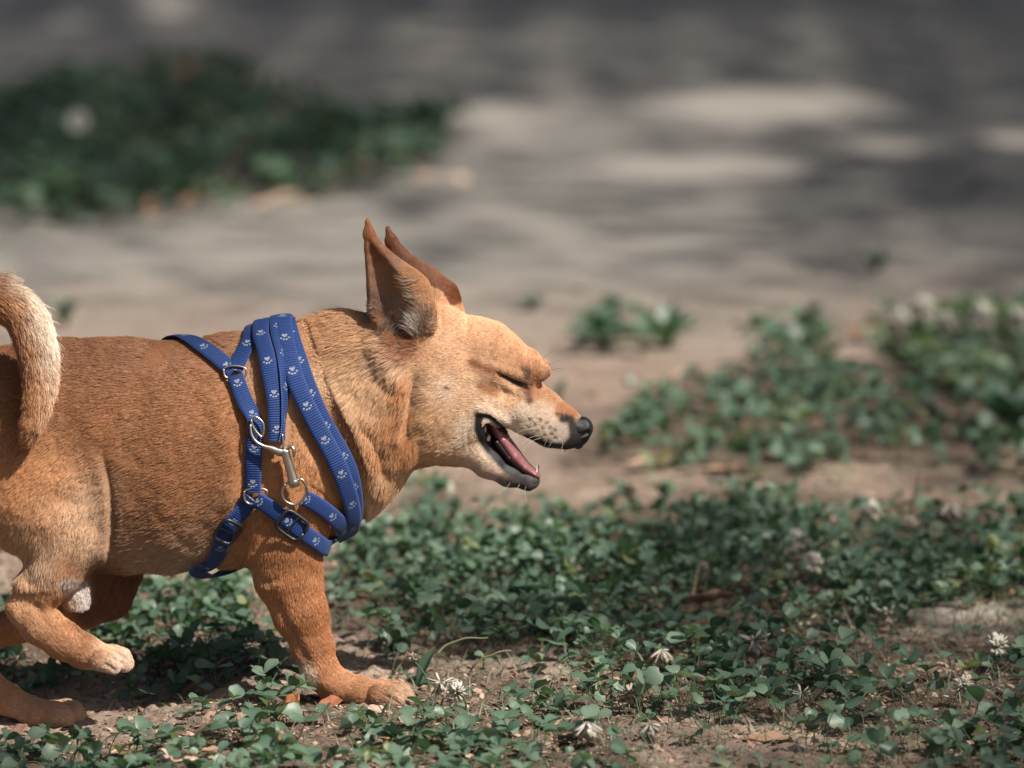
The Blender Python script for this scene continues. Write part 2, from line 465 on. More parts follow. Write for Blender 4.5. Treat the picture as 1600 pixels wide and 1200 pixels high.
# far front leg, folded behind the near one
prim('u', 14, (455, 800, 60, 70, 40), (448, 860, 60, 48, 32), (455, 910, 60, 36, 26), (468, 950, 58, 26, 20), (482, 985, 56, 20, 18), (494, 1006, 56, 15, 18))
# near hind leg
prim('u', 30, (-10, 700, -50, 120, 62), (50, 750, -60, 105, 58), (88, 795, -66, 84, 48), (110, 826, -68, 64, 40))
prim('u', 14, (112, 832, -68, 60, 38), (90, 876, -68, 46, 32), (66, 915, -68, 34, 26), (44, 950, -68, 30, 22))
prim('u', 7, (44, 950, -68, 29, 21), (24, 948, -68, 13, 12))
prim('u', 10, (44, 952, -68, 29, 21), (64, 976, -68, 31, 22), (98, 1000, -68, 28, 22), (132, 1018, -68, 25, 25), (158, 1027, -68, 21, 29))
for w, du, dv in ((-94, -12, 6), (-77, 4, 3), (-60, 7, 0), (-43, -4, -3)):
    prim('u', 4, (156, 1025 + dv, w, 16, 10), (181 + du, 1028 + dv, w, 15, 10.5), (191 + du, 1037 + dv, w, 10, 9))
# far hind leg
prim('u', 26, (60, 760, 50, 110, 58), (140, 840, 58, 74, 44), (166, 892, 60, 49, 36))
prim('u', 14, (168, 894, 60, 48, 34), (164, 925, 60, 42, 30), (130, 948, 60, 33, 26), (60, 968, 58, 30, 24), (-20, 990, 52, 26, 22), (-52, 1015, 40, 27, 22))
prim('u', 10, (-50, 1015, 40, 26, 20), (-30, 1060, 24, 25, 22), (10, 1092, 8, 23, 22), (50, 1111, 0, 20, 26), (80, 1114, 0, 18, 28))
for w, du, dv in ((-27, -12, 6), (-10, 4, 3), (7, 7, 0), (24, -4, -3)):
    prim('u', 4, (82, 1113 + dv, w, 15, 10), (106 + du, 1112 + dv, w, 14, 10.5), (117 + du, 1118 + dv, w, 9, 9))
# white tuft at the groin
prim('u', 5, (98, 912, -46, 26, 9), (114, 926, -50, 21, 7), (126, 940, -52, 13, 5))
# tail, curled over the back and hanging on the near side
TAIL = [(-95, 620, 0, 38), (-118, 545, -14, 33), (-95, 482, -40, 29), (-50, 462, -62, 27), (0, 469, -84, 25), (31, 494, -98, 21),
        (50, 538, -114, 18), (59, 585, -128, 15), (56, 630, -138, 12), (48, 664, -141, 8), (44, 686, -141, 3)]
TAILS = spline(TAIL, 56)
prim('u', 8, *[(a, b, c, r, r) for a, b, c, r in TAILS])

def body_sdf(P):
    d = np.full(len(P), 1.0)
    for op, k, pts, lo, hi in PRIMS:
        m = np.all((P > lo - 0.03) & (P < hi + 0.03), 1)
        if not m.any(): continue
        i = np.nonzero(m)[0]
        s = chain_sdf(P[i], pts, 0.006)
        a = d[i]
        if op == 'u':
            h = np.maximum(k - np.abs(a - s), 0) / k
            d[i] = np.minimum(a, s) - h * h * k * 0.25
        else:
            s = -s
            h = np.maximum(k - np.abs(a - s), 0) / k
            d[i] = np.maximum(a, s) + h * h * k * 0.25
    return d

def surface(sdf, lo, hi, step, newton=2, coarse=4):
    """surface nets over a box; the fine grid is only filled close to the surface"""
    lo = np.asarray(lo, float); hi = np.asarray(hi, float)
    n = (np.ceil((hi - lo) / step / coarse).astype(int)) * coarse
    cn = n // coarse + 1
    g = np.stack(np.meshgrid(*[np.arange(c) for c in cn], indexing='ij'), -1).reshape(-1, 3)
    cd = sdf(lo + g * step * coarse).reshape(cn)
    # coarse cells close to the surface
    mx = np.maximum.reduce([cd[a:cn[0]-1+a, b:cn[1]-1+b, c:cn[2]-1+c] for a in (0, 1) for b in (0, 1) for c in (0, 1)])
    mn = np.minimum.reduce([cd[a:cn[0]-1+a, b:cn[1]-1+b, c:cn[2]-1+c] for a in (0, 1) for b in (0, 1) for c in (0, 1)])
    near = (np.minimum(np.abs(mx), np.abs(mn)) < step * coarse * 1.9) | (mx * mn < 0)
    Fd = np.repeat(np.repeat(np.repeat(cd[:-1, :-1, :-1], coarse, 0), coarse, 1), coarse, 2).astype(np.float32)
    Fd = np.where(Fd > 0, 1.0, -1.0).astype(np.float32)
    nm = np.repeat(np.repeat(np.repeat(near, coarse, 0), coarse, 1), coarse, 2)
    ii = np.argwhere(nm)
    out = np.empty(len(ii), np.float32)
    for s in range(0, len(ii), 400000):
        out[s:s+400000] = sdf(lo + ii[s:s+400000] * step)
    Fd[ii[:, 0], ii[:, 1], ii[:, 2]] = out
    ins = Fd < 0
    sh = np.array(Fd.shape) - 1
    cnt = np.zeros(sh, np.int8)
    for a in (0, 1):
        for b in (0, 1):
            for c in (0, 1):
                cnt += ins[a:sh[0]+a, b:sh[1]+b, c:sh[2]+c]
    act = (cnt > 0) & (cnt < 8)
    ci = np.argwhere(act)
    vid = np.full(sh, -1, np.int32); vid[act] = np.arange(len(ci))
    acc = np.zeros((len(ci), 3)); num = np.zeros(len(ci))
    cor = [(a, b, c) for a in (0, 1) for b in (0, 1) for c in (0, 1)]
    for p in cor:
        for ax in range(3):
            if p[ax]: continue
            q = list(p); q[ax] = 1
            fa = Fd[ci[:, 0]+p[0], ci[:, 1]+p[1], ci[:, 2]+p[2]]
            fb = Fd[ci[:, 0]+q[0], ci[:, 1]+q[1], ci[:, 2]+q[2]]
            m = (fa < 0) != (fb < 0)
            t = np.where(m, fa / np.where(m, fa - fb, 1), 0)
            pos = np.array(p, float)[None, :].repeat(len(ci), 0); pos[:, ax] += t
            acc[m] += pos[m]; num[m] += 1
    V = lo + (ci + acc / num[:, None]) * step
    quads = []
    for ax in range(3):
        o1, o2 = [(1, 2), (2, 0), (0, 1)][ax]
        sl = [slice(1, sh[i]) for i in range(3)]; sl[ax] = slice(0, sh[ax])
        a = ins[tuple(sl)]
        sl2 = list(sl); sl2[ax] = slice(1, sh[ax] + 1)
        b = ins[tuple(sl2)]
        e = np.argwhere(a != b)
        base = e + np.array([1 if i != ax else 0 for i in range(3)])
        def cell(d1, d2):
            q = base.copy(); q[:, o1] -= d1; q[:, o2] -= d2
            return vid[q[:, 0], q[:, 1], q[:, 2]]
        Q = np.stack([cell(1, 1), cell(0, 1), cell(0, 0), cell(1, 0)], 1)
        flip = ~a[e[:, 0], e[:, 1], e[:, 2]]
        Q[flip] = Q[flip][:, ::-1]
        quads.append(Q)
    Q = np.concatenate(quads)
    Q = Q[(Q >= 0).all(1)]
    e = step * 0.4
    for _ in range(newton):
        d0 = sdf(V)
        g = np.stack([sdf(V + np.eye(3)[i] * e) - d0 for i in range(3)], 1) / e
        gg = np.maximum((g * g).sum(1), 0.2)
        V = V - np.clip(d0 / gg, -step, step)[:, None] * g
    return V, Q

def vnormals(V, Q):
    n = np.cross(V[Q[:, 2]] - V[Q[:, 0]], V[Q[:, 3]] - V[Q[:, 1]])
    N = np.zeros_like(V)
    for k in range(4):
        for a in range(3):
            N[:, a] += np.bincount(Q[:, k], n[:, a], len(V))
    return N / np.maximum(np.linalg.norm(N, axis=1), 1e-12)[:, None]

def px_of(P):
    """photo pixel of a point, the far half of the animal folded onto the near half"""
    m = P.copy(); m[:, 1] = -np.abs(m[:, 1])
    return proj(m)

def polydist(u, v, poly):
    """distance in pixels from (u, v) to a polyline and the parameter along it"""
    best = np.full(len(u), 1e9); par = np.zeros(len(u))
    poly = np.asarray(poly, float)
    n = max(len(poly) - 1, 1)
    for i in range(len(poly) - 1):
        a, b = poly[i], poly[i + 1]
        ab = b - a
        t = np.clip(((u - a[0]) * ab[0] + (v - a[1]) * ab[1]) / (ab @ ab), 0, 1)
        d = np.hypot(u - a[0] - t * ab[0], v - a[1] - t * ab[1])
        m = d < best
        best[m] = d[m]; par[m] = (i + t[m]) / n
    return best, par

# relief: (polyline, width px, height px; minus digs in)
RELIEF = [
    ([(652, 575), (644, 615), (640, 660), (640, 705)], 8, -4),          # fold behind the cheek
    ([(668, 560), (664, 620), (664, 680)], 16, 3),
    ([(585, 520), (606, 560), (622, 600)], 10, 3),
    ([(560, 640), (592, 700), (606, 745)], 13, -5),                      # neck muscles
    ([(520, 600), (556, 660), (580, 730)], 16, 4),
    ([(618, 700), (604, 740), (590, 770)], 10, 3),
    ([(776, 583), (792, 590), (808, 598), (824, 603)], 4, -4.5),         # closed eye
    ([(774, 575), (795, 580), (815, 588), (832, 598)], 6, 3),            # upper lid
    ([(785, 600), (805, 610), (820, 612)], 6, 2.5),
    ([(755, 596), (780, 612), (800, 622)], 10, -3),                      # below the eye
    ([(828, 604), (826, 622)], 7, -3),
    ([(750, 560), (780, 566), (800, 560)], 12, -2),
    ([(742, 640), (760, 640), (790, 658), (815, 682)], 7, 2.5),          # lips
    ([(165, 700), (176, 760), (180, 830), (168, 880)], 9, -5),           # flank in front of the thigh
    ([(60, 800), (90, 780), (130, 790)], 18, -3),
    ([(50, 935), (64, 960), (80, 990)], 8, -4),                          # hock tendon
    ([(88, 930), (84, 955), (95, 975)], 6, -3),
    ([(30, 925), (22, 950), (32, 985)], 7, 2),
    ([(418, 905), (440, 955), (468, 1010), (490, 1050)], 9, -4),         # tendon groove of the front leg
    ([(400, 900), (420, 906), (440, 902)], 7, -1.5),
    ([(606, 1076), (622, 1082), (638, 1092)], 3, -3), ([(596, 1084), (612, 1092), (626, 1100)], 3, -3), ([(618, 1072), (632, 1078), (642, 1086)], 3, -2.5),
    ([(168, 1022), (184, 1032), (194, 1040)], 3, -3), ([(176, 1016), (192, 1026), (200, 1034)], 3, -2.5), ([(160, 1034), (172, 1042), (182, 1050)], 3, -3),
    ([(470, 880), (485, 950), (505, 1010)], 16, 3),
    ([(500, 1060), (530, 1078)], 8, 2),
    ([(520, 690), (540, 760), (520, 830)], 18, 3),
    ([(390, 720), (380, 800), (372, 860)], 14, -5),                      # behind the shoulder
    ([(400, 600), (420, 660), (425, 720)], 30, 3),
    ([(690, 500), (720, 540), (750, 590)], 20, -2),
]
lo = W(-185, 1160, -0.12); lo[1] = -0.115
hi = W(940, 290, 0.1); hi[1] = 0.105
lo[2] = -0.045
V, Q = surface(body_sdf, lo, hi, 0.0019)
N = vnormals(V, Q)
u, v = px_of(V)
disp = np.zeros(len(V))
for poly, wd, h in RELIEF:
    d, pa_ = polydist(u, v, poly)
    side = smooth(0.25, 0.7, np.abs(N[:, 1])) * np.clip(np.sin(np.pi * np.clip(pa_, .02, .98)) * 1.6, 0, 1)
    disp += h * PXM * np.exp(-(d / wd) ** 2) * side
disp += 0.0006 * vnoise(V, 30, 3) + 0.0003 * vnoise(V, 80, 4)
V = V + N * disp[:, None]
N = vnormals(V, Q)

# ---- coat: colour and length are fields over the body
def field(u, v, pts, soft=1.0):
    """normalised gaussian blend of control values (u, v, radius, value...)"""
    pts = np.asarray(pts, float)
    acc = np.zeros((len(u), pts.shape[1] - 3)); tot = np.full(len(u), 1e-9)
    for p in pts:
        w = np.exp(-((u - p[0]) ** 2 + (v - p[1]) ** 2) / (p[2] * soft) ** 2) + 1e-7 / (1 + ((u - p[0]) ** 2 + (v - p[1]) ** 2) / 1e4)
        acc += w[:, None] * p[3:]; tot += w
    return acc / tot[:, None]

TAN = (.56, .27, .115); BRN = (.34, .145, .062); DKB = (.22, .09, .04); LT = (.76, .52, .34); CRM = (.72, .56, .42); WHT = (.80, .76, .70); GRY = (.46, .40, .35)  # BRN holds some shade of the back, LT the sun sheen
COL = [
    (20, 560, 60, *BRN), (120, 560, 60, *BRN), (200, 570, 60, .37, .165, .07), (280, 580, 60, .42, .19, .08), (330, 540, 30, .45, .19, .08), (120, 640, 60, .42, .19, .08), (220, 660, 60, .47, .215, .09),
    (320, 640, 50, .52, .24, .1), (300, 740, 60, .48, .22, .095), (200, 780, 50, .36, .165, .075), (220, 850, 40, .38, .22, .13), (240, 880, 25, .46, .36, .27),
    (320, 860, 35, .42, .28, .18), (300, 888, 20, .42, .33, .25), (350, 800, 40, .40, .21, .11), (365, 700, 40, .42, .19, .08),
    (40, 700, 50, .5, .235, .1), (90, 740, 50, *TAN), (140, 780, 40, *LT), (60, 800, 50, *TAN), (120, 840, 40, *LT), (30, 850, 40, .55, .38, .25), (70, 870, 22, .6, .42, .28), (85, 890, 10, .6, .42, .28), (110, 880, 20, .40, .17, .07),
    (40, 940, 30, .68, .40, .22), (90, 930, 20, .56, .28, .13), (70, 990, 25, .62, .33, .16), (120, 1010, 25, .58, .30, .15), (165, 1015, 20, *LT), (190, 1025, 18, .78, .62, .48), (150, 1055, 10, .62, .52, .4),
    (175, 930, 35, .20, .085, .04), (140, 970, 20, .18, .08, .04), (200, 905, 20, .16, .07, .035), (160, 880, 18, .12, .06, .03),  # far hind leg, darkened in colour for the shade it stands in
    (118, 928, 16, .85, .83, .8), (105, 915, 12, .85, .83, .8), (130, 945, 10, .85, .82, .78),
    (0, 1080, 25, .62, .36, .19), (60, 1105, 25, .58, .36, .22), (110, 1108, 20, .62, .42, .29),
    (395, 560, 30, .5, .3, .17), (440, 700, 40, .56, .30, .15), (450, 760, 40, *TAN), (430, 840, 40, .46, .21, .09), (470, 860, 40, .44, .2, .085), (405, 890, 20, .55, .3, .15),
    (450, 930, 35, .54, .26, .12), (500, 970, 25, .44, .19, .08), (480, 1000, 25, .52, .25, .115), (478, 1055, 12, .70, .56, .44), (515, 1050, 20, .52, .25, .115), (560, 1070, 20, .58, .31, .16), (600, 1075, 20, .56, .34, .20), (630, 1085, 16, .64, .44, .30),
    (500, 530, 30, .5, .26, .12), (560, 530, 30, .52, .30, .155), (530, 590, 35, .56, .37, .22), (580, 620, 30, .52, .33, .19), (600, 560, 20, .5, .32, .19), (520, 660, 28, .42, .19, .08), (545, 700, 28, .38, .165, .07), (590, 680, 24, .54, .29, .14), (575, 750, 25, .55, .33, .18), (590, 780, 15, .66, .5, .34),
    (622, 650, 18, .42, .19, .08), (628, 600, 14, .48, .2, .075), (632, 540, 14, .3, .12, .05), (640, 690, 14, .42, .18, .07), (640, 735, 14, .62, .42, .25),
    (670, 600, 25, .50, .31, .18), (680, 660, 25, .54, .32, .16), (690, 710, 22, .52, .30, .15), (660, 700, 20, .48, .25, .115), (700, 560, 25, .5, .27, .13), (690, 530, 22, .56, .31, .155), (740, 500, 30, .64, .36, .18), (790, 520, 28, .62, .33, .155), (740, 550, 26, .58, .33, .165), (780, 560, 20, .54, .29, .14), (835, 560, 16, .58, .28, .12), (856, 582, 8, .66, .42, .24),
    (700, 605, 16, .74, .58, .43), (740, 610, 22, .66, .44, .26), (765, 600, 12, .42, .2, .085), (800, 620, 14, .62, .36, .19), (775, 635, 14, .70, .53, .38), (730, 640, 18, .64, .42, .25), (840, 610, 12, .52, .24, .1), (864, 622, 8, .56, .27, .12), (886, 642, 7, .46, .2, .085), (850, 640, 11, .76, .62, .48), (830, 648, 12, .76, .66, .54),
    (825, 665, 12, .70, .60, .48), (850, 672, 12, .68, .58, .47), (870, 682, 8, .45, .4, .37), (780, 655, 10, .76, .66, .55), (750, 640, 10, .78, .7, .6), (728, 660, 14, .74, .64, .52), (725, 690, 14, .68, .54, .41), (745, 725, 12, .62, .5, .38), (720, 715, 12, .6, .42, .27), (770, 742, 8, .6, .46, .38),
    (785, 752, 7, .25, .2, .17), (808, 757, 8, .10, .085, .08), (832, 754, 9, .05, .045, .043),
    (590, 400, 14, .30, .14, .07), (600, 430, 18, .34, .2, .13), (590, 470, 18, .26, .17, .12), (640, 440, 14, .5, .25, .11), (660, 460, 14, .6, .33, .16), (676, 500, 10, .6, .36, .2), (630, 480, 14, .4, .28, .2), (600, 510, 12, .28, .16, .09), (576, 365, 8, .4, .17, .08),
    (-60, 620, 50, *BRN), (-60, 900, 60, *TAN),
]
LEN = [  # fur length in mm
    (100, 600, 120, 11), (250, 700, 120, 11), (240, 880, 40, 17), (330, 860, 50, 15), (90, 760, 70, 9), (130, 820, 40, 7), (40, 870, 30, 20), (75, 880, 16, 18), (45, 950, 30, 4.5), (120, 1010, 40, 4.5), (185, 1030, 22, 2.8),
    (170, 930, 40, 8), (118, 930, 18, 9), (50, 1100, 50, 5), (340, 530, 40, 18), (440, 700, 60, 11), (440, 850, 50, 8), (450, 940, 50, 6.5), (500, 1010, 40, 5.5), (478, 1050, 12, 9), (570, 1075, 40, 4), (625, 1085, 15, 2.8),
    (520, 560, 50, 22), (560, 640, 40, 24), (600, 700, 35, 20), (590, 760, 25, 20), (550, 790, 20, 18), (628, 620, 18, 16), (640, 720, 14, 14), (670, 620, 22, 9), (690, 690, 25, 9), (740, 520, 40, 5), (740, 600, 40, 5.5), (800, 560, 30, 4), (800, 600, 20, 3), (800, 640, 25, 3.6), (850, 650, 25, 2.6), (880, 665, 14, 1.8),
    (735, 660, 16, 6), (740, 710, 16, 5), (800, 750, 16, 3), (590, 400, 18, 2.2), (600, 450, 20, 2.2), (655, 450, 14, 3), (650, 500, 14, 3.5), (600, 500, 16, 2.5), (-60, 650, 80, 14),
]
FLOW = [  # fur direction in the picture (du, dv)
    (0, 570, 60, -1, .3), (100, 580, 60, -1, .15), (250, 600, 80, -1, .2), (150, 680, 60, -1, .5), (300, 720, 60, -1, .4), (220, 800, 50, -1, .35), (240, 880, 40, -1, .25), (330, 850, 40, -1, .45),
    (60, 720, 50, -.7, .8), (130, 780, 40, -.5, 1), (60, 830, 40, -.4, 1), (110, 860, 30, -.5, 1), (40, 930, 30, .1, 1), (60, 980, 25, .7, .8), (130, 1015, 30, 1, .5), (185, 1030, 20, 1, .3), (170, 920, 40, -.3, 1), (130, 970, 25, -1, .5), (115, 930, 15, .8, .6),
    (0, 1080, 30, .8, .5), (80, 1110, 30, 1, .1), (340, 530, 40, -.8, .7), (400, 560, 40, -.7, .7), (430, 650, 60, -.5, .8), (440, 760, 50, -.4, 1), (440, 850, 50, -.2, 1), (430, 930, 40, .1, 1), (480, 980, 30, .3, 1), (500, 1040, 25, .5, .9), (560, 1070, 25, 1, .4), (620, 1085, 20, 1, .4),
    (480, 520, 40, -1, .15), (560, 520, 40, -1, .35), (530, 590, 40, -.8, .75), (590, 620, 30, -.55, 1), (560, 680, 35, -.35, 1), (600, 740, 25, -.3, 1), (560, 790, 25, -.5, 1), (628, 600, 16, -.3, 1), (640, 700, 16, -.2, 1),
    (660, 600, 20, -.9, .5), (680, 660, 25, -.8, .6), (690, 710, 25, -.9, .2), (700, 550, 25, -1, .25), (740, 500, 30, -1, -.3), (800, 530, 30, -.8, -.5), (840, 570, 16, -.6, -.8), (740, 580, 25, -1, .1), (750, 630, 20, -1, .25), (800, 630, 20, -1, .1), (850, 640, 20, -.9, -.2), (860, 670, 20, -.9, .3), (880, 640, 10, -.8, -.5),
    (730, 680, 15, -.8, .6), (770, 740, 15, -.9, .5), (830, 755, 12, -.9, .4), (590, 390, 15, -.1, -1), (600, 440, 20, -.2, -1), (650, 445, 14, -.6, -.9), (660, 480, 14, -.7, -.6), (645, 510, 14, -.8, -.7), (600, 500, 14, -.3, -1), (-60, 620, 60, -1, .4),
]
# strokes: (polyline, half width px, softness px, colour, bare) drawn over the fields
NAVY = (.012, .013, .016)
STROKES = [
    ([(781, 585), (794, 591), (806, 597), (814, 600)], 2.4, 2.5, (.02, .014, .012), 1),
    ([(802, 596), (812, 600), (821, 603)], 4.2, 2.5, (.014, .010, .010), 1),
    ([(742, 566), (760, 574), (778, 582)], 3, 7, (.34, .16, .075), 0),
    ([(819, 578), (827, 583), (824, 591)], 2, 6, (.24, .15, .11), 0),
    ([(821, 606), (827, 617), (829, 626)], 3, 7, (.26, .13, .085), 0),
    ([(700, 604), (706, 606)], 1.5, 2, (.1, .06, .05), 0),
    ([(760, 602), (776, 612)], 4, 8, (.36, .17, .075), 0),
    ([(880, 655), (893, 655), (898, 690)], 4, 5, (.03, .028, .028), 0),
    ([(892, 690), (884, 700), (868, 697), (846, 690), (826, 683)], 4, 5, (.035, .032, .032), 0),
    ([(898, 688), (893, 697), (882, 701), (868, 701)], 7, 5, (.02, .02, .02), 1),
    ([(908, 668), (905, 684), (898, 692)], 10, 9, (.022, .02, .02), 0),
    ([(912, 676), (908, 688)], 8, 4, (.02, .018, .018), 1),
    ([(753, 648), (768, 652), (782, 664), (795, 677), (806, 690)], 4, 2.5, NAVY, 1),
    ([(749, 652), (748, 668), (754, 686), (768, 704), (782, 720), (796, 732)], 8, 2.5, NAVY, 1),
    ([(790, 726), (806, 740), (822, 747), (838, 748)], 8, 4, (.02, .018, .018), 1),
    ([(752, 672), (760, 692), (776, 712), (790, 726)], 7, 3, NAVY, 1),
    ([(800, 749), (822, 756), (836, 752)], 5, 5, (.07, .06, .055), 0),
    ([(663, 505), (671, 520), (676, 506), (670, 490)], 3, 5, (.06, .035, .025), 0),
    ([(664, 508), (648, 500), (640, 490)], 3, 5, (.66, .58, .5), 0),
    ([(612, 500), (618, 512), (626, 522)], 5, 5, (.03, .02, .018), 0),
]
SPOTS = [(830, 655), (838, 662), (846, 655), (842, 672), (850, 668), (856, 660), (861, 668), (853, 678), (863, 677), (869, 671), (836, 680), (847, 684), (859, 685), (869, 683), (872, 648), (879, 648), (886, 649), (829, 666)]

def coat(P, Nn):
    """colour, fur length (m) and flow for points of the body"""
    u, v = px_of(P)
    u = u + vnoise(P, 45, 9) * 7; v = v + vnoise(P, 45, 10) * 7
    col = field(u, v, COL); L = field(u, v, LEN)[:, 0] * .001; fl = field(u, v, FLOW)
    back_shade = smooth(420, 330, u) * smooth(870, 800, v) * (1 - smooth(190, 110, u) * smooth(690, 740, v))  # tree shade on back and trunk, put into the coat colour
    col = col * (1 - .26 * back_shade)[:, None] * np.array([1, 1.01, 1.04])
    sheen_wash = .30 * smooth(640, 700, u) * smooth(760, 700, v) * smooth(.12, .3, col[:, 1])  # pale sun sheen painted onto head and, next, thigh
    sheen_wash = np.maximum(sheen_wash, .22 * np.exp(-(((u - 110) / 80) ** 2 + ((v - 800) / 70) ** 2)))
    col = col * (1 - sheen_wash)[:, None] + np.array([.78, .60, .44]) * sheen_wash[:, None]
    col = col * (1 + .06 * smooth(640, 720, u) * smooth(760, 700, v))[:, None]  # head colour brightened for its sunlit highlights
    fe = (P[:, 1] > .012) & (P[:, 2] > W(700, 478, .02)[2]) & (v < 482) & (u > 590)  # far ear lies in shade: darkened through its colour
    col[fe] = (.24, .10, .048)
    u, v = px_of(P)
    bare = np.zeros(len(P))
    # the tail lies in front of the flank: its own coat
    tl = [W(p[0], p[1], p[2] * PXM) for p in spline(TAIL, 101)]
    best = np.full(len(P), 9.0); T = np.zeros((len(P), 3)); off = np.zeros((len(P), 3)); par = np.zeros(len(P))
    for i in range(len(tl) - 1):
        a, b = tl[i], tl[i + 1]; ab = b - a
        t = np.clip(((P - a) @ ab) / (ab @ ab), 0, 1)
        q = P - a - t[:, None] * ab
        dd = np.linalg.norm(q, axis=1)
        m = dd < best
        best[m] = dd[m]; T[m] = ab / np.linalg.norm(ab); off[m] = q[m]; par[m] = (i + t[m]) / 10
    rt = np.interp(par, range(11), [q[3] for q in TAIL]) * PXM
    tailm = (best < rt * 1.25 + .0012) & ((par < 4) | (P[:, 1] < -.058)) & (par > 0.9)
    outer = off[:, 0] / np.maximum(best, 1e-6) * .75 + off[:, 2] / np.maximum(best, 1e-6) * .65 - .15 * (par < 5)
    oc = smooth(-.25, 1.15, outer + .25 * vnoise(P, 120, 12))[:, None]
    lowr = smooth(5.5, 8, par)[:, None]
    tc = (1 - oc) * np.array([.36, .17, .08]) + oc * (np.array([.84, .77, .66]) * (1 - lowr) + np.array([.66, .46, .30]) * lowr)
    mid = np.exp(-((outer - .1) / .35) ** 2)[:, None]
    tc = tc * (1 - .5 * mid) + np.array([.55, .3, .14]) * .5 * mid
    col[tailm] = tc[tailm]
    L[tailm] = (.014 + .011 * oc[:, 0] * np.clip((10 - par) / 5, .3, 1))[tailm]
    # inside of the near ear: little fur, skin darkened for the rim's shadow
    inner = (P[:, 1] < -0.02) & (u > 568) & (u < 684) & (v < 545) & (v > 350)
    for pr_ in PRIMS:
        if pr_[0] == 's' and len(pr_[2]) == 8 and pr_[2][0][0][2] > .33:
            m_ = np.all((P > pr_[3] - .01) & (P < pr_[4] + .01), 1)
            i_ = np.nonzero(m_)[0]
            q_ = np.abs(chain_sdf(P[i_], pr_[2], .006)) < .0022
            col[i_[q_]] = (.26, .155, .10); L[i_[q_]] = .0012
    # strokes, near and far alike
    for poly, hw, sf, c, b in STROKES:
        d, _ = polydist(u, v, poly)
        w = 1 - smooth(hw * .6, hw + sf, d)
        w = w * (~tailm)
        col = col * (1 - w[:, None]) + np.array(c) * w[:, None]
        if b: bare = np.maximum(bare, w)
    for (a, b) in SPOTS:
        d = np.hypot(u - a, v - b)
        w = (1 - smooth(1.8, 3.6, d))[:, None] * .8
        col = col * (1 - w) + np.array([.05, .03, .03]) * w
    # deep mouth and soles
    cav = (u > 748) & (u < 850) & (v > 650) & (v < 748) & (np.abs(P[:, 1]) < .0125) & (Nn[:, 1] * np.sign(P[:, 1]) > -.9)
    col[cav & (polydist(u, v, [(762, 668), (790, 702), (850, 738)])[0] < 17)] = (.05, .02, .022)  # dark maroon stands for the shade inside the mouth
    bare[cav & (polydist(u, v, [(762, 668), (790, 702), (850, 738)])[0] < 17)] = 1
    return col, L, fl, bare, tailm, T, outer

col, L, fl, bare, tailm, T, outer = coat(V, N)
skin = NT('dog_skin')
at = skin.n('Attribute', attribute_name='Col')
skin.p(Base_Color=skin.mix(0.75, (0, 0, 0), at.outputs[0], 'MIX') if False else skin.mix(1.0, at.outputs[0], (.8, .74, .7), 'MULTIPLY'), Roughness=.55)
skin.b.inputs['Normal'].default_value = (0, 0, 0)
skin.set(skin.b.inputs['Normal'], skin.bump(skin.noise(900, 3), .35, .001))
dog = tag(empty('dog', W(300, 1105, 0)), 'short haired tan dog trotting with closed eyes, open mouth and pricked ears', 'dog')
dog.location = (-0.2, 0, 0)
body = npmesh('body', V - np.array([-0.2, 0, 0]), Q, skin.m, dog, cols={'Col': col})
BV = BVHTree.FromPolygons(V.tolist(), Q.tolist())
# centre lines of all webbing in photo pixels; a third value is the depth of a point out of the camera's sight
BACKSTRAP = [(240, 560, 95), (262, 534, 50), (284, 528, 6), (305, 539), (330, 555), (352, 572), (366, 584)]
OVERSTRAP = [(420, 560, 95), (408, 528, 55), (400, 518, 6), (393, 532), (384, 550), (374, 568), (367, 582)]
SIDESTRAP = [(368, 590), (374, 607), (384, 630), (397, 650), (401, 668), (398, 690), (396, 720), (397, 745), (398, 768)]
REARSTRAP = [(396, 776), (384, 790), (370, 804), (356, 820), (346, 842), (340, 862), (324, 880), (306, 889, -62), (326, 897, -20), (356, 890, 20), (386, 880, 60)]
FRONTSTRAP = [(402, 778), (420, 790), (440, 805), (456, 817), (475, 833), (493, 847), (504, 855), (516, 852, -30), (520, 850, 10), (515, 845, 60)]
LEASHDOWN = [(436, 560, 90), (424, 528, 50), (414, 517, 6), (410, 531), (418, 560), (424, 595), (429, 630), (431, 660), (432, 688)]
LEASHFOLD = [(452, 556, 92), (444, 524, 55), (437, 513, 6), (436, 528), (443, 556), (447, 590), (446, 625), (443, 660), (439, 690)]
LEASHLONG = [(452, 545, 92), (448, 520, 50), (443, 511, 6), (445, 532), (452, 566), (463, 602), (485, 650), (506, 690), (521, 718), (533, 748), (542, 784), (545, 808), (540, 828), (536, 836)]
LEASHUNDER = [(458, 545, 92), (453, 522, 50), (449, 512, 6), (457, 536), (467, 566), (479, 602), (500, 650), (522, 690), (537, 720), (546, 748), (551, 784), (549, 810), (540, 834)]
LEASHEND = [(474, 776), (488, 784), (504, 795), (518, 807), (529, 820), (535, 834)]
STRAP_LINES = [(BACKSTRAP, 13), (OVERSTRAP, 13), (SIDESTRAP, 14), (REARSTRAP[:8], 13), (FRONTSTRAP[:8], 13), (LEASHDOWN, 14), (LEASHFOLD, 10), (LEASHLONG, 15), (LEASHUNDER, 19), (LEASHEND, 12)]

# ------------------------------------------------------------------ fur: real strands grown on the body
def hair_mat(name, rough=.5):
    h = NT(name)
    a = h.n('Attribute', attribute_name='strand')
    h.p(Base_Color=a.outputs['Color'], Roughness=rough, Specular_IOR_Level=.4)
    return h.m
FUR = hair_mat('dog_fur')

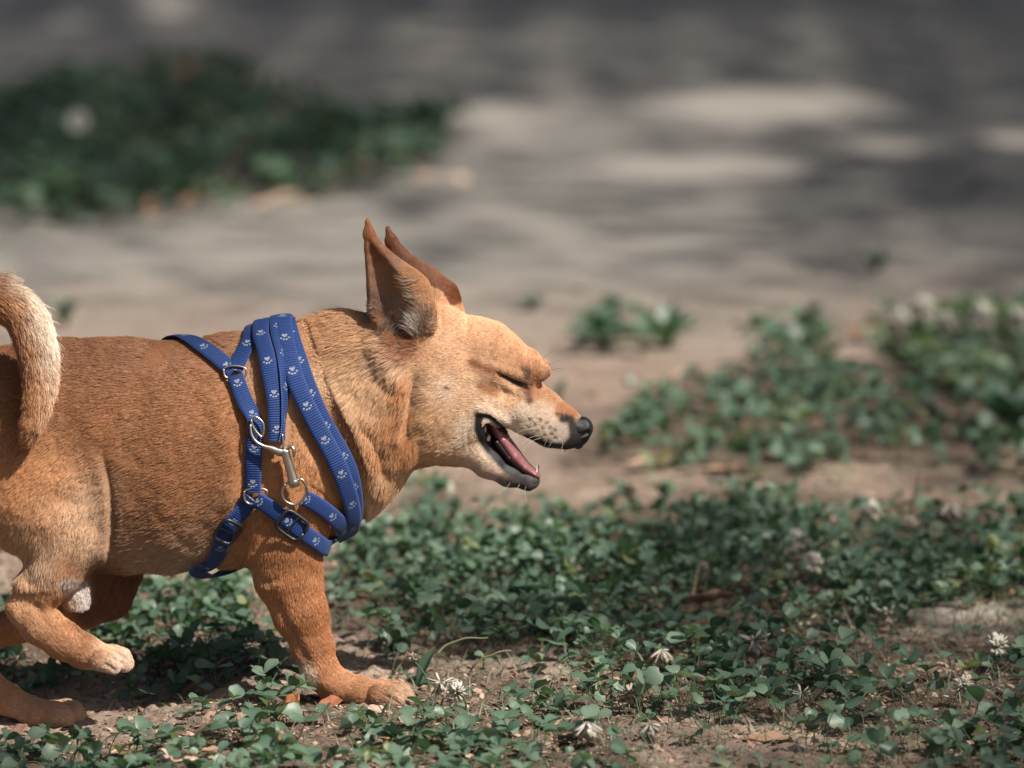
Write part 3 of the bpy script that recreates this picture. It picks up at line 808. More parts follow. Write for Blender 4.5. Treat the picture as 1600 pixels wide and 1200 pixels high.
def curves_obj(name, P3, rad, colr, mat, parent=None, loc=(0, 0, 0)):
    """P3: strands x points x 3, rad: strands x points, colr: strands x points x 3"""
    n, m = P3.shape[:2]
    h = bpy.data.hair_curves.new(name)
    h.add_curves([m] * n)
    h.position_data.foreach_set('vector', (P3 - np.asarray(loc)).astype(np.float32).ravel())
    r = h.attributes.new('radius', 'FLOAT', 'POINT')
    r.data.foreach_set('value', rad.astype(np.float32).ravel())
    c4 = np.ones((n, m, 4), np.float32); c4[..., :3] = colr
    c = h.attributes.new('strand', 'FLOAT_COLOR', 'POINT')
    c.data.foreach_set('color', c4.ravel())
    h.materials.append(mat)
    o = bpy.data.objects.new(name, h)
    return link(o, parent)

NF = 680000
tri = np.concatenate([Q[:, [0, 1, 2]], Q[:, [0, 2, 3]]])
A_ = V[tri[:, 0]]; B_ = V[tri[:, 1]]; C_ = V[tri[:, 2]]
area = np.linalg.norm(np.cross(B_ - A_, C_ - A_), axis=1)
cen = (A_ + B_ + C_) / 3
ny = N[tri[:, 0], 1]
tc_ = CAM - cen; tc_ /= np.linalg.norm(tc_, axis=1)[:, None]
face = (N[tri[:, 0]] * tc_).sum(1)
wt = area * np.where(face < -.3, .14, 1.0) * np.where((face >= -.3) & (face < 0), .7, 1.0)
tu, tv = proj(cen)
wt *= np.where((tu < -45) , 0.15, 1.0)
head = smooth(600, 690, tu) * (cen[:, 2] > .2)
wt *= 1 + 1.3 * head
wt *= np.where(bare[tri[:, 0]] > .6, 0.0, 1.0)
wt *= np.where(tailm[tri[:, 0]], 1.6, 1.0)
cs = np.cumsum(wt); cs /= cs[-1]
ti = np.searchsorted(cs, R.random(NF))
a = R.random(NF); b = R.random(NF); m = a + b > 1; a[m] = 1 - a[m]; b[m] = 1 - b[m]
t3 = tri[ti]
bc = np.stack([1 - a - b, a, b], 1)
def bary(X): return (X[t3[:, 0]].T * bc[:, 0] + X[t3[:, 1]].T * bc[:, 1] + X[t3[:, 2]].T * bc[:, 2]).T
root = bary(V); nn = bary(N); nn /= np.linalg.norm(nn, axis=1)[:, None]
fc = bary(col); fL = bary(L[:, None])[:, 0]; ff = bary(fl); fT = bary(T); fo = bary(outer[:, None])[:, 0]
ft = tailm[t3[:, 0]]; fb = bary(bare[:, None])[:, 0]
hair = R.random(NF)
fu, fv = proj(root)
for pth, hw in STRAP_LINES:
    dd, _ = polydist(fu, fv, spline([q[:2] for q in pth], 26))
    kk = .3 + .7 * smooth(hw - 3, hw + 9, dd)
    fL = np.where((root[:, 1] < .02) & ~ft, fL * kk, fL)
D = np.stack([ff[:, 0], np.zeros(NF), -ff[:, 1]], 1)
D[ft] = fT[ft]
# direction wanders a little from lock to lock
D += .20 * np.stack([vnoise(root, 160, 20), .5 * vnoise(root, 160, 21), vnoise(root, 160, 22)], 1)
D += .16 * np.stack([vnoise(root, 420, 23), .5 * vnoise(root, 420, 24), vnoise(root, 420, 25)], 1)
D += R.normal(0, .10, (NF, 3))
D -= nn * (D * nn).sum(1)[:, None]
D /= np.maximum(np.linalg.norm(D, axis=1), 1e-6)[:, None]
lift = np.interp(fL, [.002, .006, .012, .024], [.26, .30, .32, .42]) * (0.7 + .6 * R.random(NF)) * (1 + np.where(ft, .0, .3) * vnoise(root, 110, 26))
lift = np.where(ft, .34 + .30 * np.clip(fo, 0, 1) + .10 * R.normal(0, 1, NF), lift)
guard = R.random(NF) < np.where(ft | (root[:, 0] > .42), .014, .010)
lift = np.where(guard, lift * 1.25 + .04, lift)
Ls = fL * (0.60 + .50 * R.random(NF)) * (1 - .75 * fb) * np.where(guard & (fL > .006), 1.35, 1)
qu, qv = proj(root + (D + nn * .4) * Ls[:, None])
for pth, hw in STRAP_LINES:
    dd, _ = polydist(qu, qv, spline([q[:2] for q in pth], 26))
    kk = .45 + .55 * smooth(hw - 2, hw + 10, dd)
    Ls = np.where((root[:, 1] < .02) & ~ft, Ls * kk, Ls)
NPT = 5
ts = np.linspace(0, 1, NPT)
P3 = np.empty((NF, NPT, 3))
for k, t in enumerate(ts):
    ln = lift * (t - .42 * t * t) * 1.25
    P3[:, k] = root + (D * (t * np.sqrt(np.maximum(1 - lift ** 2, .2)))[:, None] + nn * ln[:, None]) * Ls[:, None]
P3[:, 0] -= nn * .0004
# locks: tips gather towards the middle tip of their lock
size = np.interp(fL, [.003, .012, .022], [.0016, .0024, .0046])
size = np.where(ft, .0022, size)
lev = np.round(np.log2(size / .0016) * 1.5).astype(int); cell = .0016 * 2 ** (lev / 1.5)
jit = np.stack([vnoise(root, 200, 30), vnoise(root, 200, 31), vnoise(root, 200, 32)], 1) * .4
key = np.floor(root / cell[:, None] + jit).astype(np.int64)
hk = (key[:, 0] * 73856093) ^ (key[:, 1] * 19349663) ^ (key[:, 2] * 83492791) ^ (lev * 2654435761)
_, inv = np.unique(hk, return_inverse=True)
nc = inv.max() + 1; cntc = np.bincount(inv, minlength=nc).astype(float)
off0 = P3 - root[:, None]
pull = np.where(ft, .35, .5) * np.interp(fL, [.003, .008, .02], [.45, .8, 1.0])
mt = np.stack([np.bincount(inv, P3[:, -1, a], nc) for a in range(3)], 1) / cntc[:, None]
mt = mt[inv]
for k, t in enumerate(ts):
    w = (pull * t ** 1.6)[:, None]
    P3[:, k] = P3[:, k] * (1 - w) + (mt + (P3[:, k] - P3[:, -1])) * w
lockr = R.random(nc)[inv]
# colour along the strand
bri = (.74 + .40 * R.random(NF) + .22 * (lockr - .5)) * (1 + .10 * vnoise(root, 30, 33))
longm = np.interp(fL, [.006, .02], [0, 1])
CC = np.empty((NF, NPT, 3))
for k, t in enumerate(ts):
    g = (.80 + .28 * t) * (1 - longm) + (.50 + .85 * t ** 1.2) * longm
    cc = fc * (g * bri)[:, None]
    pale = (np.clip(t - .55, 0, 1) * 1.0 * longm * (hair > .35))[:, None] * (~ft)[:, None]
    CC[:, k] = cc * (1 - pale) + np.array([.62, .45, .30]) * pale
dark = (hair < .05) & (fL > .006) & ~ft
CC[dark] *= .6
CC *= np.array([1.0, .95, .90])
CC = np.clip(CC, .004, .92)
wdt = np.interp(fL, [.002, .006, .012, .025], [.00013, .00016, .00019, .00022])
rad = wdt[:, None] * np.array([1, 1, .9, .65, .15])[None, :]
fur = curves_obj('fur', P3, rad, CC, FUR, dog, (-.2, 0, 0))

# ------------------------------------------------------------------ head details
DL = np.array([-.2, 0, 0])
def sdf_part(name, fn, lo, hi, step, mat, parent, loc=DL, cols=None):
    v_, q_ = surface(fn, lo, hi, step, coarse=4)
    return npmesh(name, v_ - loc, q_, mat, parent)

def local_prims(build):
    """run a builder that calls prim(), give back the resulting sdf and bounds"""
    global PRIMS
    keep = PRIMS; PRIMS = []
    build(); pr = PRIMS; PRIMS = keep
    def fn(P):
        d = np.full(len(P), .05)
        for op, k, pts, lo, hi in pr:
            s = chain_sdf(P, pts, .001)
            if op == 's': s = -s
            h = np.maximum(k - np.abs(d - s), 0) / k
            d = (np.minimum(d, s) - h * h * k * .25) if op == 'u' else (np.maximum(d, s) + h * h * k * .25)
        return d
    lo = np.min([p[3] for p in pr if p[0] == 'u'], 0) - .003; hi = np.max([p[4] for p in pr if p[0] == 'u'], 0) + .003
    return fn, lo, hi
nose_m = NT('wet_black_nose')
nose_m.p(Base_Color=(.012, .012, .014, 1), Roughness=.33, Specular_IOR_Level=.6)
nose_m.set(nose_m.b.inputs['Normal'], nose_m.bump(nose_m.n('TexVoronoi', {'Scale': 2200}).outputs[0],   .35, .0006))
def nose():
    prim('u', 6, (899, 667, 0, 17, 18), (908, 669, 0, 19, 20))
    mirrored('u', 5, (903, 671, -10, 16, 10))
    prim('u', 5, (907, 684, 0, 13, 9), (903, 693, 0, 9, 8))
    mirrored('s', 2, (917, 676, -15, 5, 4), (908, 680, -19, 4.5, 5), (899, 679, -24, 3, 5))
    prim('s', 2, (930, 680, 0, 6, 1.5), (916, 696, 0, 5, 1.2))
sdf_part('nose', *local_prims(nose), .0005, nose_m.m, dog)
tongue_m = NT('wet_tongue')
nz = tongue_m.noise(120, 4)
tongue_m.p(Base_Color=tongue_m.ramp(nz, [(.3, (.19, .07, .075)), (.7, (.32, .13, .135))]), Roughness=.32, Subsurface_Weight=.15, Subsurface_Radius=(.01, .004, .003), Subsurface_Scale=.3)
tongue_m.set(tongue_m.b.inputs['Normal'], tongue_m.bump(tongue_m.noise(1200, 2), .2, .0005))
def tongue():
    prim('u', 4, (772, 664, 0, 9, 22), (786, 686, 0, 11, 25), (804, 712, 0, 12, 24), (820, 729, 0, 9, 20), (836, 740, 0, 6, 16), (842, 744, 0, 3, 12))
    prim('s', 4, (776, 660, 0, 3, 5), (800, 694, 0, 3, 5), (830, 722, 0, 3, 5))
sdf_part('tongue', *local_prims(tongue), .0008, tongue_m.m, dog)
palate_m = NT('dark_mouth_lining')
palate_m.p(Base_Color=(.016, .008, .010, 1), Roughness=.4)
def lining():
    prim('u', 4, (768, 657, 0, 6, 22), (782, 668, 0, 6, 22), (790, 676, 0, 4, 16))
    prim('u', 4, (776, 688, 0, 9, 26), (796, 714, 0, 8, 22), (812, 730, 0, 6, 18))
sdf_part('mouth_lining', *local_prims(lining), .0008, palate_m.m, dog)
tooth_m = NT('tooth_ivory'); tooth_m.p(Base_Color=(.62, .5, .42, 1), Roughness=.25)
def tooth(a, b, r, w):
    p = spline([W(*a, w * PXM), (W(*a, w * PXM) + W(*b, w * PXM)) / 2 + np.array([.0006, 0, 0]), W(*b, w * PXM)], 7)
    vs, f, t = tube(p, r * PXM * np.array([1, 1, .92, .8, .62, .38, .1]), 8)
    return npmesh('tooth', vs - DL, [f, t], tooth_m.m, dog)
tooth((836, 744), (839, 728), 2.6, -9); tooth((837, 744), (842, 725), 2.8, 11)
tooth((884, 696), (882, 706), 2.5, -10)
for a in ((758, 664, 755, 672), (764, 679, 761, 684)):
    tooth((a[2], a[3] + 4), (a[0], a[1]), 4, -25)
claw_m = NT('dark_claw'); claw_m.p(Base_Color=(.07, .05, .045, 1), Roughness=.4)
for (u0, v0, w0) in ((625, 1094, -93), (640, 1095, -76), (642, 1091, -57), (629, 1088, -40), (183, 1044, -94), (199, 1042, -77), (201, 1038, -60), (190, 1035, -43), (108, 1124, -27), (124, 1121, -10), (127, 1118, 7)):
    p = spline([W(u0 - 3, v0 - 2, w0 * PXM), W(u0 + 4, v0 + 1, w0 * PXM), W(u0 + 8, v0 + 7, w0 * PXM)], 6)
    vs, f, t = tube(p, PXM * np.array([4, 3.8, 3.2, 2.4, 1.5, .4]), 7)
    npmesh('claw', vs - DL, [f, t], claw_m.m, dog)

def hit(u, v, lift=0.0):
    """where the picture's ray meets the body, and the body's normal there"""
    d = Vector(W(u, v, 1.0) - CAM).normalized()
    p, n, i, ds = BV.ray_cast(Vector(CAM), d)
    if p is None: return None, None
    n = np.array(n)
    if n @ np.array(d) > 0: n = -n
    return np.array(p) + n * lift, n
def strands(name, specs, mat, parent, wmm=.12, loc=DL):
    """a few single hairs: ((u, v) path, dy of the tip)"""
    for path, dy in specs:
        p0, n0 = hit(*path[0], .0)
        if p0 is None: continue
        pts = [p0] + [W(x, y, p0[1] + dy * (k + 1) / len(path)) for k, (x, y) in enumerate(path[1:])]
        s = spline(pts, 12)
        vs, f, t = tube(s, np.linspace(wmm, wmm * .15, 12) * .001, 4)
        npmesh(name, vs - loc, [f, t], mat, parent)
wh = NT('white_whisker'); wh.p(Base_Color=(.8, .76, .7, 1), Roughness=.35)
wd = NT('dark_whisker'); wd.p(Base_Color=(.05, .035, .03, 1), Roughness=.4)
strands('whisker', [([(840, 669), (818, 672), (800, 682), (782, 696)], -.008), ([(847, 684), (830, 690), (817, 706)], -.008), ([(842, 680), (828, 684), (815, 694)], -.01),
                    ([(869, 686), (860, 694), (855, 705)], -.004), ([(880, 692), (878, 700), (880, 708)], -.003), ([(862, 680), (854, 688), (850, 698)], -.004),
                    ([(812, 756), (806, 768), (800, 782)], -.004), ([(822, 758), (820, 770), (824, 784)], -.004), ([(798, 752), (790, 764), (778, 772)], -.004),
                    ([(730, 727), (718, 736), (708, 748)], -.004), ([(786, 670), (776, 684), (770, 694)], -.006)], wh.m, dog, .16)
strands('whisker', [([(836, 658), (820, 650), (800, 645), (782, 648)], -.006), ([(840, 652), (824, 646), (810, 644)], -.006), ([(830, 662), (810, 660), (790, 661)], -.006),
                    ([(824, 583), (823, 572), (828, 560)], -.003), ([(826, 585), (828, 572), (824, 558)], -.003),
                    ([(852, 576), (868, 565), (890, 560)], .004), ([(854, 580), (872, 576), (886, 578)], .004), ([(846, 562), (858, 552), (868, 546)], .004),
                    ([(731, 727), (722, 742), (712, 758)], -.004), ([(858, 588), (870, 588), (884, 592)], .004),
                    ([(796, 592), (797, 597), (800, 602)], -.003), ([(802, 595), (804, 600), (808, 605)], -.003), ([(808, 597), (811, 603), (815, 607)], -.003), ([(814, 599), (818, 604), (823, 608)], -.003)], wd.m, dog, .13)

# long hair inside the near ear: light locks from the front rim, a white tuft at the base
def tuft(n, pts, spread, cA, cB, L0):
    pa = spline([W(a, b, w * PXM) for a, b, w in pts], 8)
    r_ = pa[0] + R.normal(0, 1, (n, 3)) * spread * PXM
    out = np.empty((n, 6, 3)); cc = np.empty((n, 6, 3))
    sc = L0 * (.7 + .5 * R.random(n)); jt = R.normal(0, .22, (n, 3))
    for k in range(6):
        t = k / 5
        q = pa[0] + (pa[-1] - pa[0]) * t + (pa[int(t * 7)] - (pa[0] + (pa[-1] - pa[0]) * t))
        out[:, k] = r_ + (q - pa[0]) * sc[:, None] + jt * np.linalg.norm(pa[-1] - pa[0]) * t
        m_ = R.random(n)[:, None] * .35 + .7
        cc[:, k] = (np.array(cA) * (1 - t) + np.array(cB) * t) * m_
    return out, cc
TF = []
for k in range(9):
    f_ = k / 8
    u0 = 660 + 14 * f_ - 30 * (1 - f_) * .6; v0 = 436 + 74 * f_
    TF.append(tuft(110, [(u0 + 6, v0, -56 - 6 * f_), (u0 - 3, v0 + 1, -64), (u0 - 15, v0 - 3 - 6 * f_, -62)], 4, (.36, .19, .10), (.66, .48, .33), 1.0))
TF.append(tuft(200, [(654, 518, -58), (648, 506, -66), (640, 497, -68)], 5, (.60, .50, .40), (.76, .70, .64), 1.0))
TF.append(tuft(140, [(662, 520, -58), (664, 500, -68), (660, 480, -72)], 5, (.40, .24, .14), (.10, .06, .045), 1.0))
TF.append(tuft(120, [(600, 520, -56), (604, 512, -60), (610, 504, -62)], 7, (.24, .15, .10), (.42, .30, .22), 1.0))
p_ = np.concatenate([a for a, b in TF]); c_ = np.concatenate([b for a, b in TF])
curves_obj('ear_tuft', p_, np.full(p_.shape[:2], .00016) * np.array([1, 1, .9, .7, .5, .15]), c_, FUR, dog, (-.2, 0, 0))
# guard hairs standing off the outline of the coat
# ------------------------------------------------------------------ webbing, rings and buckles
def web_mat():
    w = NT('blue_nylon_webbing')
    uv = w.n('UVMap')
    sx = w.n('SeparateXYZ', {0: uv.outputs[0]})
    x, y = sx.outputs[0], sx.outputs[1]
    rib = w.math('SINE', w.math('MULTIPLY', x, 2 * math.pi * 7.0))
    weave = w.math('SINE', w.math('MULTIPLY', y, 2 * math.pi * 14.0))
    fine = w.noise(900, 3)
    big = w.noise(60, 3)
    per = 2.15
    cx = w.math('MULTIPLY', w.math('FRACT', w.math('DIVIDE', x, per)), per)
    comb = w.n('CombineXYZ', {0: cx, 1: y})
    mask = None
    for (a, b, r) in ((.62, .50, .11), (.56, .41, .075), (.56, .59, .075), (.78, .28, .06), (.88, .42, .065), (.88, .58, .065), (.78, .72, .06)):
        d = w.n('VectorMath', {0: comb, 1: (a, b, 0)}, operation='DISTANCE').outputs['Value']
        m = w.math('LESS_THAN', d, r)
        mask = m if mask is None else w.math('MAXIMUM', mask, m)
    wear = w.math('GREATER_THAN', w.noise(560, 3, .85), .50)
    mask = w.math('MULTIPLY', mask, wear)
    base = w.ramp(w.math('MULTIPLY_ADD', rib, .28, w.math('MULTIPLY_ADD', big, .6, .2)), [(.15, (.001, .006, .034)), (.5, (.003, .020, .115)), (.95, (.010, .070, .30))])  # ramp also puts rib highlights and groove shade into the blue
    base = w.mix(w.math('MULTIPLY', fine, .25), base, (.015, .07, .25))
    edge = w.math('GREATER_THAN', w.math('ABSOLUTE', w.math('SUBTRACT', y, .5)), .455)
    base = w.mix(w.math('MULTIPLY', edge, .4), base, (.06, .13, .36))
    colr = w.mix(w.math('MULTIPLY', mask, .75), base, (.62, .68, .74))
    w.p(Base_Color=colr, Roughness=.62, Sheen_Weight=.06, Specular_IOR_Level=.35)
    h = w.math('ADD', w.math('MULTIPLY', rib, .5), w.math('MULTIPLY', weave, .12))
    h = w.math('MULTIPLY_ADD', mask, .4, h)
    w.set(w.b.inputs['Normal'], w.bump(h, .8, .0005, w.bump(fine, .25, .0004)))
    return w.m
WEB = web_mat()
metal = NT('brushed_nickel')
metal.p(Base_Color=metal.ramp(metal.noise(180, 4), [(.3, (.34, .31, .27)), (.7, (.54, .50, .45))]), Metallic=1.0, Roughness=metal.ramp(metal.noise(500, 3), [(.3, (.28,) * 3), (.7, (.45,) * 3)]))
plast = NT('black_plastic_slider')
plast.p(Base_Color=(.012, .014, .02, 1), Roughness=.38)

HARNESS = tag(empty('dog_harness', W(398, 700, -.075)), 'blue webbing harness with white paw prints strapped round the chest of the dog', 'harness')
LEASH = tag(empty('dog_leash', W(440, 600, -.085)), 'blue leash with paw prints looped over the neck, closed by a metal snap hook', 'leash')
HL = np.array(HARNESS.location); LL = np.array(LEASH.location)

def on_body(q, lift):
    if len(q) == 2:
        p, n = hit(q[0], q[1])
        if p is not None: return p + n * lift, n
        q = (q[0], q[1], -30)
    t = Vector(W(q[0], q[1], q[2] * PXM))
    p, n, i, d = BV.find_nearest(t)
    p = np.array(p); n = np.array(n)
    return p + n * lift, n

def strap(name, path, parent, loc, lift=.0042, width=26, n=90, rolls=None, phase=0.0, thick=.0016, smoothn=6, label=None):
    c2 = spline([q[:2] for q in path], n)
    deps = [q[2] if len(q) > 2 else None for q in path]
    par = np.linspace(0, len(path) - 1, n)
    Cn, Nn_ = [], []
    lifts = np.interp(par, np.linspace(0, len(path) - 1, len(lift)), lift) if hasattr(lift, '__len__') else np.full(n, lift)
    for i in range(n):
        k = par[i]; a, b = int(math.floor(k)), min(int(math.floor(k)) + 1, len(path) - 1)
        if deps[a] is None and deps[b] is None:
            q = (c2[i][0], c2[i][1])
        else:
            def dep(j):
                if deps[j] is not None: return deps[j]
                p_, _ = on_body(path[j][:2], 0); return p_[1] / PXM
            f = k - a
            q = (c2[i][0], c2[i][1], dep(a) * (1 - f) + dep(b) * f)
        p, nn_ = on_body(q, lifts[i])
        Cn.append(p); Nn_.append(nn_)
    Cn = np.array(Cn); Nn_ = np.array(Nn_)
    for _ in range(smoothn):
        Cn[1:-1] = (Cn[:-2] + 2 * Cn[1:-1] + Cn[2:]) / 4
    for _ in range(smoothn * 3):
        Nn_[1:-1] = (Nn_[:-2] + 2 * Nn_[1:-1] + Nn_[2:]) / 4
    Nn_ /= np.linalg.norm(Nn_, axis=1)[:, None]
    # stay outside the skin
    for i in range(n):
        p, nb, _, _ = BV.find_nearest(Vector(Cn[i]))
        h_ = (Cn[i] - np.array(p)) @ np.array(nb)
        if h_ < lifts[i] * .9: Cn[i] += np.array(nb) * (lifts[i] * .9 - h_)
    for _ in range(2):
        Cn[1:-1] = (Cn[:-2] + 2 * Cn[1:-1] + Cn[2:]) / 4
    T_ = np.gradient(Cn, axis=0); T_ /= np.linalg.norm(T_, axis=1)[:, None]
    X_ = np.cross(T_, Nn_); X_ /= np.linalg.norm(X_, axis=1)[:, None]
    Z_ = np.cross(X_, T_)
    if rolls is not None:
        ra = np.radians(np.interp(par, np.linspace(0, len(path) - 1, len(rolls)), rolls))
        X_, Z_ = np.cos(ra)[:, None] * X_ + np.sin(ra)[:, None] * Z_, np.cos(ra)[:, None] * Z_ - np.sin(ra)[:, None] * X_
    Lc = np.concatenate([[0], np.cumsum(np.linalg.norm(np.diff(Cn, axis=0), axis=1))])
    wd = width * PXM
    m = 7
    vs, uv = [], []
    for i in range(n):
        for side in (1, -1):
            for j in range(m):
                s = (j / (m - 1) - .5)
                cup = -.0006 * (2 * s) ** 2
                ed = .0004 * (abs(s) > .49)
                vs.append(Cn[i] + X_[i] * s * wd + Z_[i] * (side * (thick / 2 - ed) + cup))
                uv.append(((Lc[i] / wd + phase), s + .5))
    f = []
    k2 = 2 * m
    for i in range(n - 1):
        for j in range(m - 1):
            a = i * k2 + j; b = (i + 1) * k2 + j
            f.append((a, b, b + 1, a + 1))
            a += m; b += m
            f.append((a, a + 1, b + 1, b))
        a = i * k2; b = (i + 1) * k2
        f.append((a, a + m, b + m, b)); f.append((a + m - 1, b + m - 1, b + k2 - 1, a + k2 - 1))
    for i in (0, n - 1):
        for j in range(m - 1):
            a = i * k2 + j
            f.append((a, a + 1, a + m + 1, a + m))
    o = npmesh(name, np.array(vs) - loc, np.array(f), WEB, parent, uvs=uv)
    return o, Cn, X_, Z_, T_

def tubepart(name, pts, r, mat, parent, loc, n=24, seg=10, closed=False):
    p = spline(pts, n)
    vs, f, t = tube(p, (np.interp(np.linspace(0, 1, n), np.linspace(0, 1, len(r)), r) if hasattr(r, '__len__') else r), seg)
    return npmesh(name, vs - loc, [f, t], mat, parent)

def ring_px(name, pts, lift, r, mat, parent, loc, n=40):
    """a wire ring through pixels, lying on the coat"""
    P_ = [on_body(q, lift)[0] for q in pts]
    P_ = np.array(P_); P_[:, 1] = P_[:, 1] * .3 + P_[:, 1].min() * .7
    return tubepart(name, list(P_) + [P_[0]], r, mat, parent, loc, n)

strap('strap', BACKSTRAP, HARNESS, HL, .0052, 26, phase=.3)
strap('strap', OVERSTRAP, HARNESS, HL, .0054, 26, phase=.1)
strap('strap', SIDESTRAP, HARNESS, HL, [.006, .0046, .0055, .0075, .009, .006, .005, .005, .006], 26, rolls=[0, 0, 10, 38, 20, 0, 0, 0, 0], phase=.2)
strap('strap', REARSTRAP, HARNESS, HL, [.006, .005, .0045, .005, .005, .005, .006, .009, .010, .010, .010], 26, phase=.9)
strap('strap', FRONTSTRAP, HARNESS, HL, [.007, .006, .0055, .006, .006, .006, .006, .006, .006, .006], 26, phase=.5)
strap('strap', LEASHUNDER, LEASH, LL, .0070, 26, n=120, phase=.7, rolls=[0] * 13)
strap('strap', LEASHLONG, LEASH, LL, .0096, 28, n=130, phase=.35, rolls=[0] * 14)
strap('strap', LEASHFOLD, LEASH, LL, .0090, 26, n=90, phase=.55, rolls=[0, 0, 0, 5, 25, 52, 66, 72, 70])
strap('strap', LEASHDOWN, LEASH, LL, [.006, .006, .008, .010, .0115, .0125, .013, .0135, .0135], 26, n=90, phase=.15)
strap('strap', LEASHEND, LEASH, LL, [.010, .008, .007, .008, .009, .010], 26, n=50, phase=.6)
ring_px('ring', [(350, 578), (352, 590), (362, 594), (376, 594), (384, 589), (385, 578), (376, 574), (360, 573)], .0035, .0011, metal.m, HARNESS, HL)
ring_px('ring', [(393, 656), (397, 668), (404, 677), (411, 682), (414, 672), (412, 660), (402, 652)], .0115, .0012, metal.m, HARNESS, HL)
ring_px('ring', [(381, 764), (381, 774), (388, 782), (398, 785), (410, 780), (417, 772), (416, 764), (398, 761)], .0045, .0012, metal.m, HARNESS, HL)

def slider(cu, cv, ang, w, h, lift):
    p, n = on_body((cu, cv), lift)
    ax = np.array([math.cos(ang), 0, -math.sin(ang)]); ax -= n * (ax @ n); ax /= np.linalg.norm(ax)
    ay = np.cross(n, ax)
    w *= PXM; h *= PXM
    t = np.linspace(0, 2 * np.pi, 33)
    e = 2 / 4.5
    X2 = np.sign(np.cos(t)) * np.abs(np.cos(t)) ** e * w / 2; Y2 = np.sign(np.sin(t)) * np.abs(np.sin(t)) ** e * h / 2
    path = p + X2[:, None] * ax + Y2[:, None] * ay - (np.abs(Y2) / (h / 2))[:, None] ** 2 * n * .0012
    vs, f, tt = tube(path, .0019, 10)
    bar = np.array([p - ay * h / 2, p, p + ay * h / 2]) - n * .001
    v2, f2, t2 = tube(spline(bar, 6), .0012, 8)
    k = len(vs)
    return npmesh('slider_buckle', np.vstack([vs, v2]) - HL, [np.vstack([f, f2 + k]), np.vstack([tt, t2 + k])], plast.m, HARNESS)
slider(456, 818, math.radians(37), 44, 36, .0085)
slider(355, 824, math.radians(118), 40, 33, .0085)

# snap hook of the leash
hookE = []
def hp(u_, v_, y): return W(u_, v_, y)
by = on_body((445, 720), 0)[0][1]
y0 = by - .013
hook = tubepart('snap_hook', [hp(459, 752, y0), hp(455, 738, y0), hp(449, 718, y0), (hp(445, 704, y0))], [.0052, .0046, .0044, .0046], metal.m, LEASH, LL, 18, 14)
def hpart(name, pts, r, n=18, seg=10):
    return tubepart(name, pts, r, metal.m, hook, LL, n, seg)
hpart('hook_arm', [hp(447, 706, y0), hp(436, 706, y0), hp(424, 701, y0), hp(412, 697, y0 - .001), hp(400, 690, y0 - .001), hp(393, 678, y0), hp(391, 663, y0 + .002)], [.0040, .0044, .0034, .0018, .0014, .0013, .0012], 30)
hpart('gate_pin', [hp(446, 706, y0 - .001), hp(443, 694, y0 - .001), hp(441, 678, y0 - .001)], [.0022, .0013, .0009], 10)
hpart('trigger', [hp(447, 702, y0), hp(454, 698, y0 - .002), hp(459, 703, y0 - .003), hp(459, 714, y0 - .003)], [.0016, .0020, .0022, .0013], 14)
hpart('collar', [hp(457, 746, y0), hp(459, 753, y0), hp(461, 761, y0)], [.0042, .0058, .0045], 8, 14)
hpart('swivel_ring', [hp(446, 756, y0), hp(441, 768, y0 + .001), hp(444, 781, y0 + .002), hp(456, 788, y0 + .003), hp(468, 786, y0 + .003), hp(478, 772, y0 + .003), hp(478, 760, y0 + .001), hp(471, 749, y0), hp(458, 753, y0), hp(446, 756, y0)], .0014, 44)
# ------------------------------------------------------------------ plant materials
def leaf_mat(name, rough=.42, trans=.28, alt=(.10, .16, .11), under=(.13, .20, .14), tint=(1.5, 1.7, .9)):
    l = NT(name)
    a = l.n('Attribute', attribute_name='Col')
    geo = l.n('NewGeometry')
    n = l.noise(260, 4, .6, geo.outputs['Position'])
    c = l.mix(l.math('MULTIPLY', n, .45), a.outputs['Color'], alt)
    # the underside is paler
    c = l.mix(l.math('MULTIPLY', geo.outputs['Backfacing'], .45), c, under)
    l.p(Base_Color=c, Roughness=rough, Specular_IOR_Level=.45)
    l.set(l.b.inputs['Normal'], l.bump(n, .3, .0008))
    tr = l.n('BsdfTranslucent', {'Color': l.mix(1.0, c, tint, 'MULTIPLY')})
    mx = l.n('MixShader', {0: trans})
    l.t.links.new(l.b.outputs[0], mx.inputs[1]); l.t.links.new(tr.outputs[0], mx.inputs[2])
    l.t.links.new(mx.outputs[0], l.out.inputs['Surface'])
    return l.m
CLOVER = leaf_mat('clover_leaf')
BLADE = leaf_mat('grass_blade', .5, .2)
DRY = leaf_mat('dry_leaf', .7, .15, (.30, .20, .13), (.46, .33, .24), (1.2, .9, .6))
PETAL = leaf_mat('flower_petal', .6, .35, (.62, .58, .48), (.62, .60, .52), (1.1, 1.08, 1.0))

# one leaflet: unit length along +x, folded along the midrib, pale chevron
_t = np.array([0, .14, .36, .62, .84, .98]); _w = np.array([.03, .21, .42, .51, .44, .22])
def leaflet_mesh(fold=.25, curl=.1):
    vs, cf = [], []
    for t, w in zip(_t, _w):
        for s in (-1, -.55, 0, .55, 1):
            x = t - (.07 * (1 - abs(s)) - .03 * abs(s) if t > .9 else 0) - (.03 * abs(s) if .8 < t < .9 else 0)
            vs.append((x, s * w, abs(s) * w * fold + curl * (t - .5) ** 2 * -1 + (.02 if abs(s) == .55 else 0)))
            cf.append(1.0 if abs(abs(s) * .3 + t - .66) < .14 else (.55 if s == 0 else 0))
    f = [(i * 5 + j, i * 5 + j + 1, i * 5 + j + 6, i * 5 + j + 5) for i in range(5) for j in range(4)]
    return np.array(vs), np.array(f), np.array(cf)
LF = [leaflet_mesh(a, b) for a, b in ((.15, .10), (.40, .25), (.65, .05), (.05, .45))]
_ts = np.array([0, .3, .7, .97]); _ws = np.array([.03, .34, .47, .14])
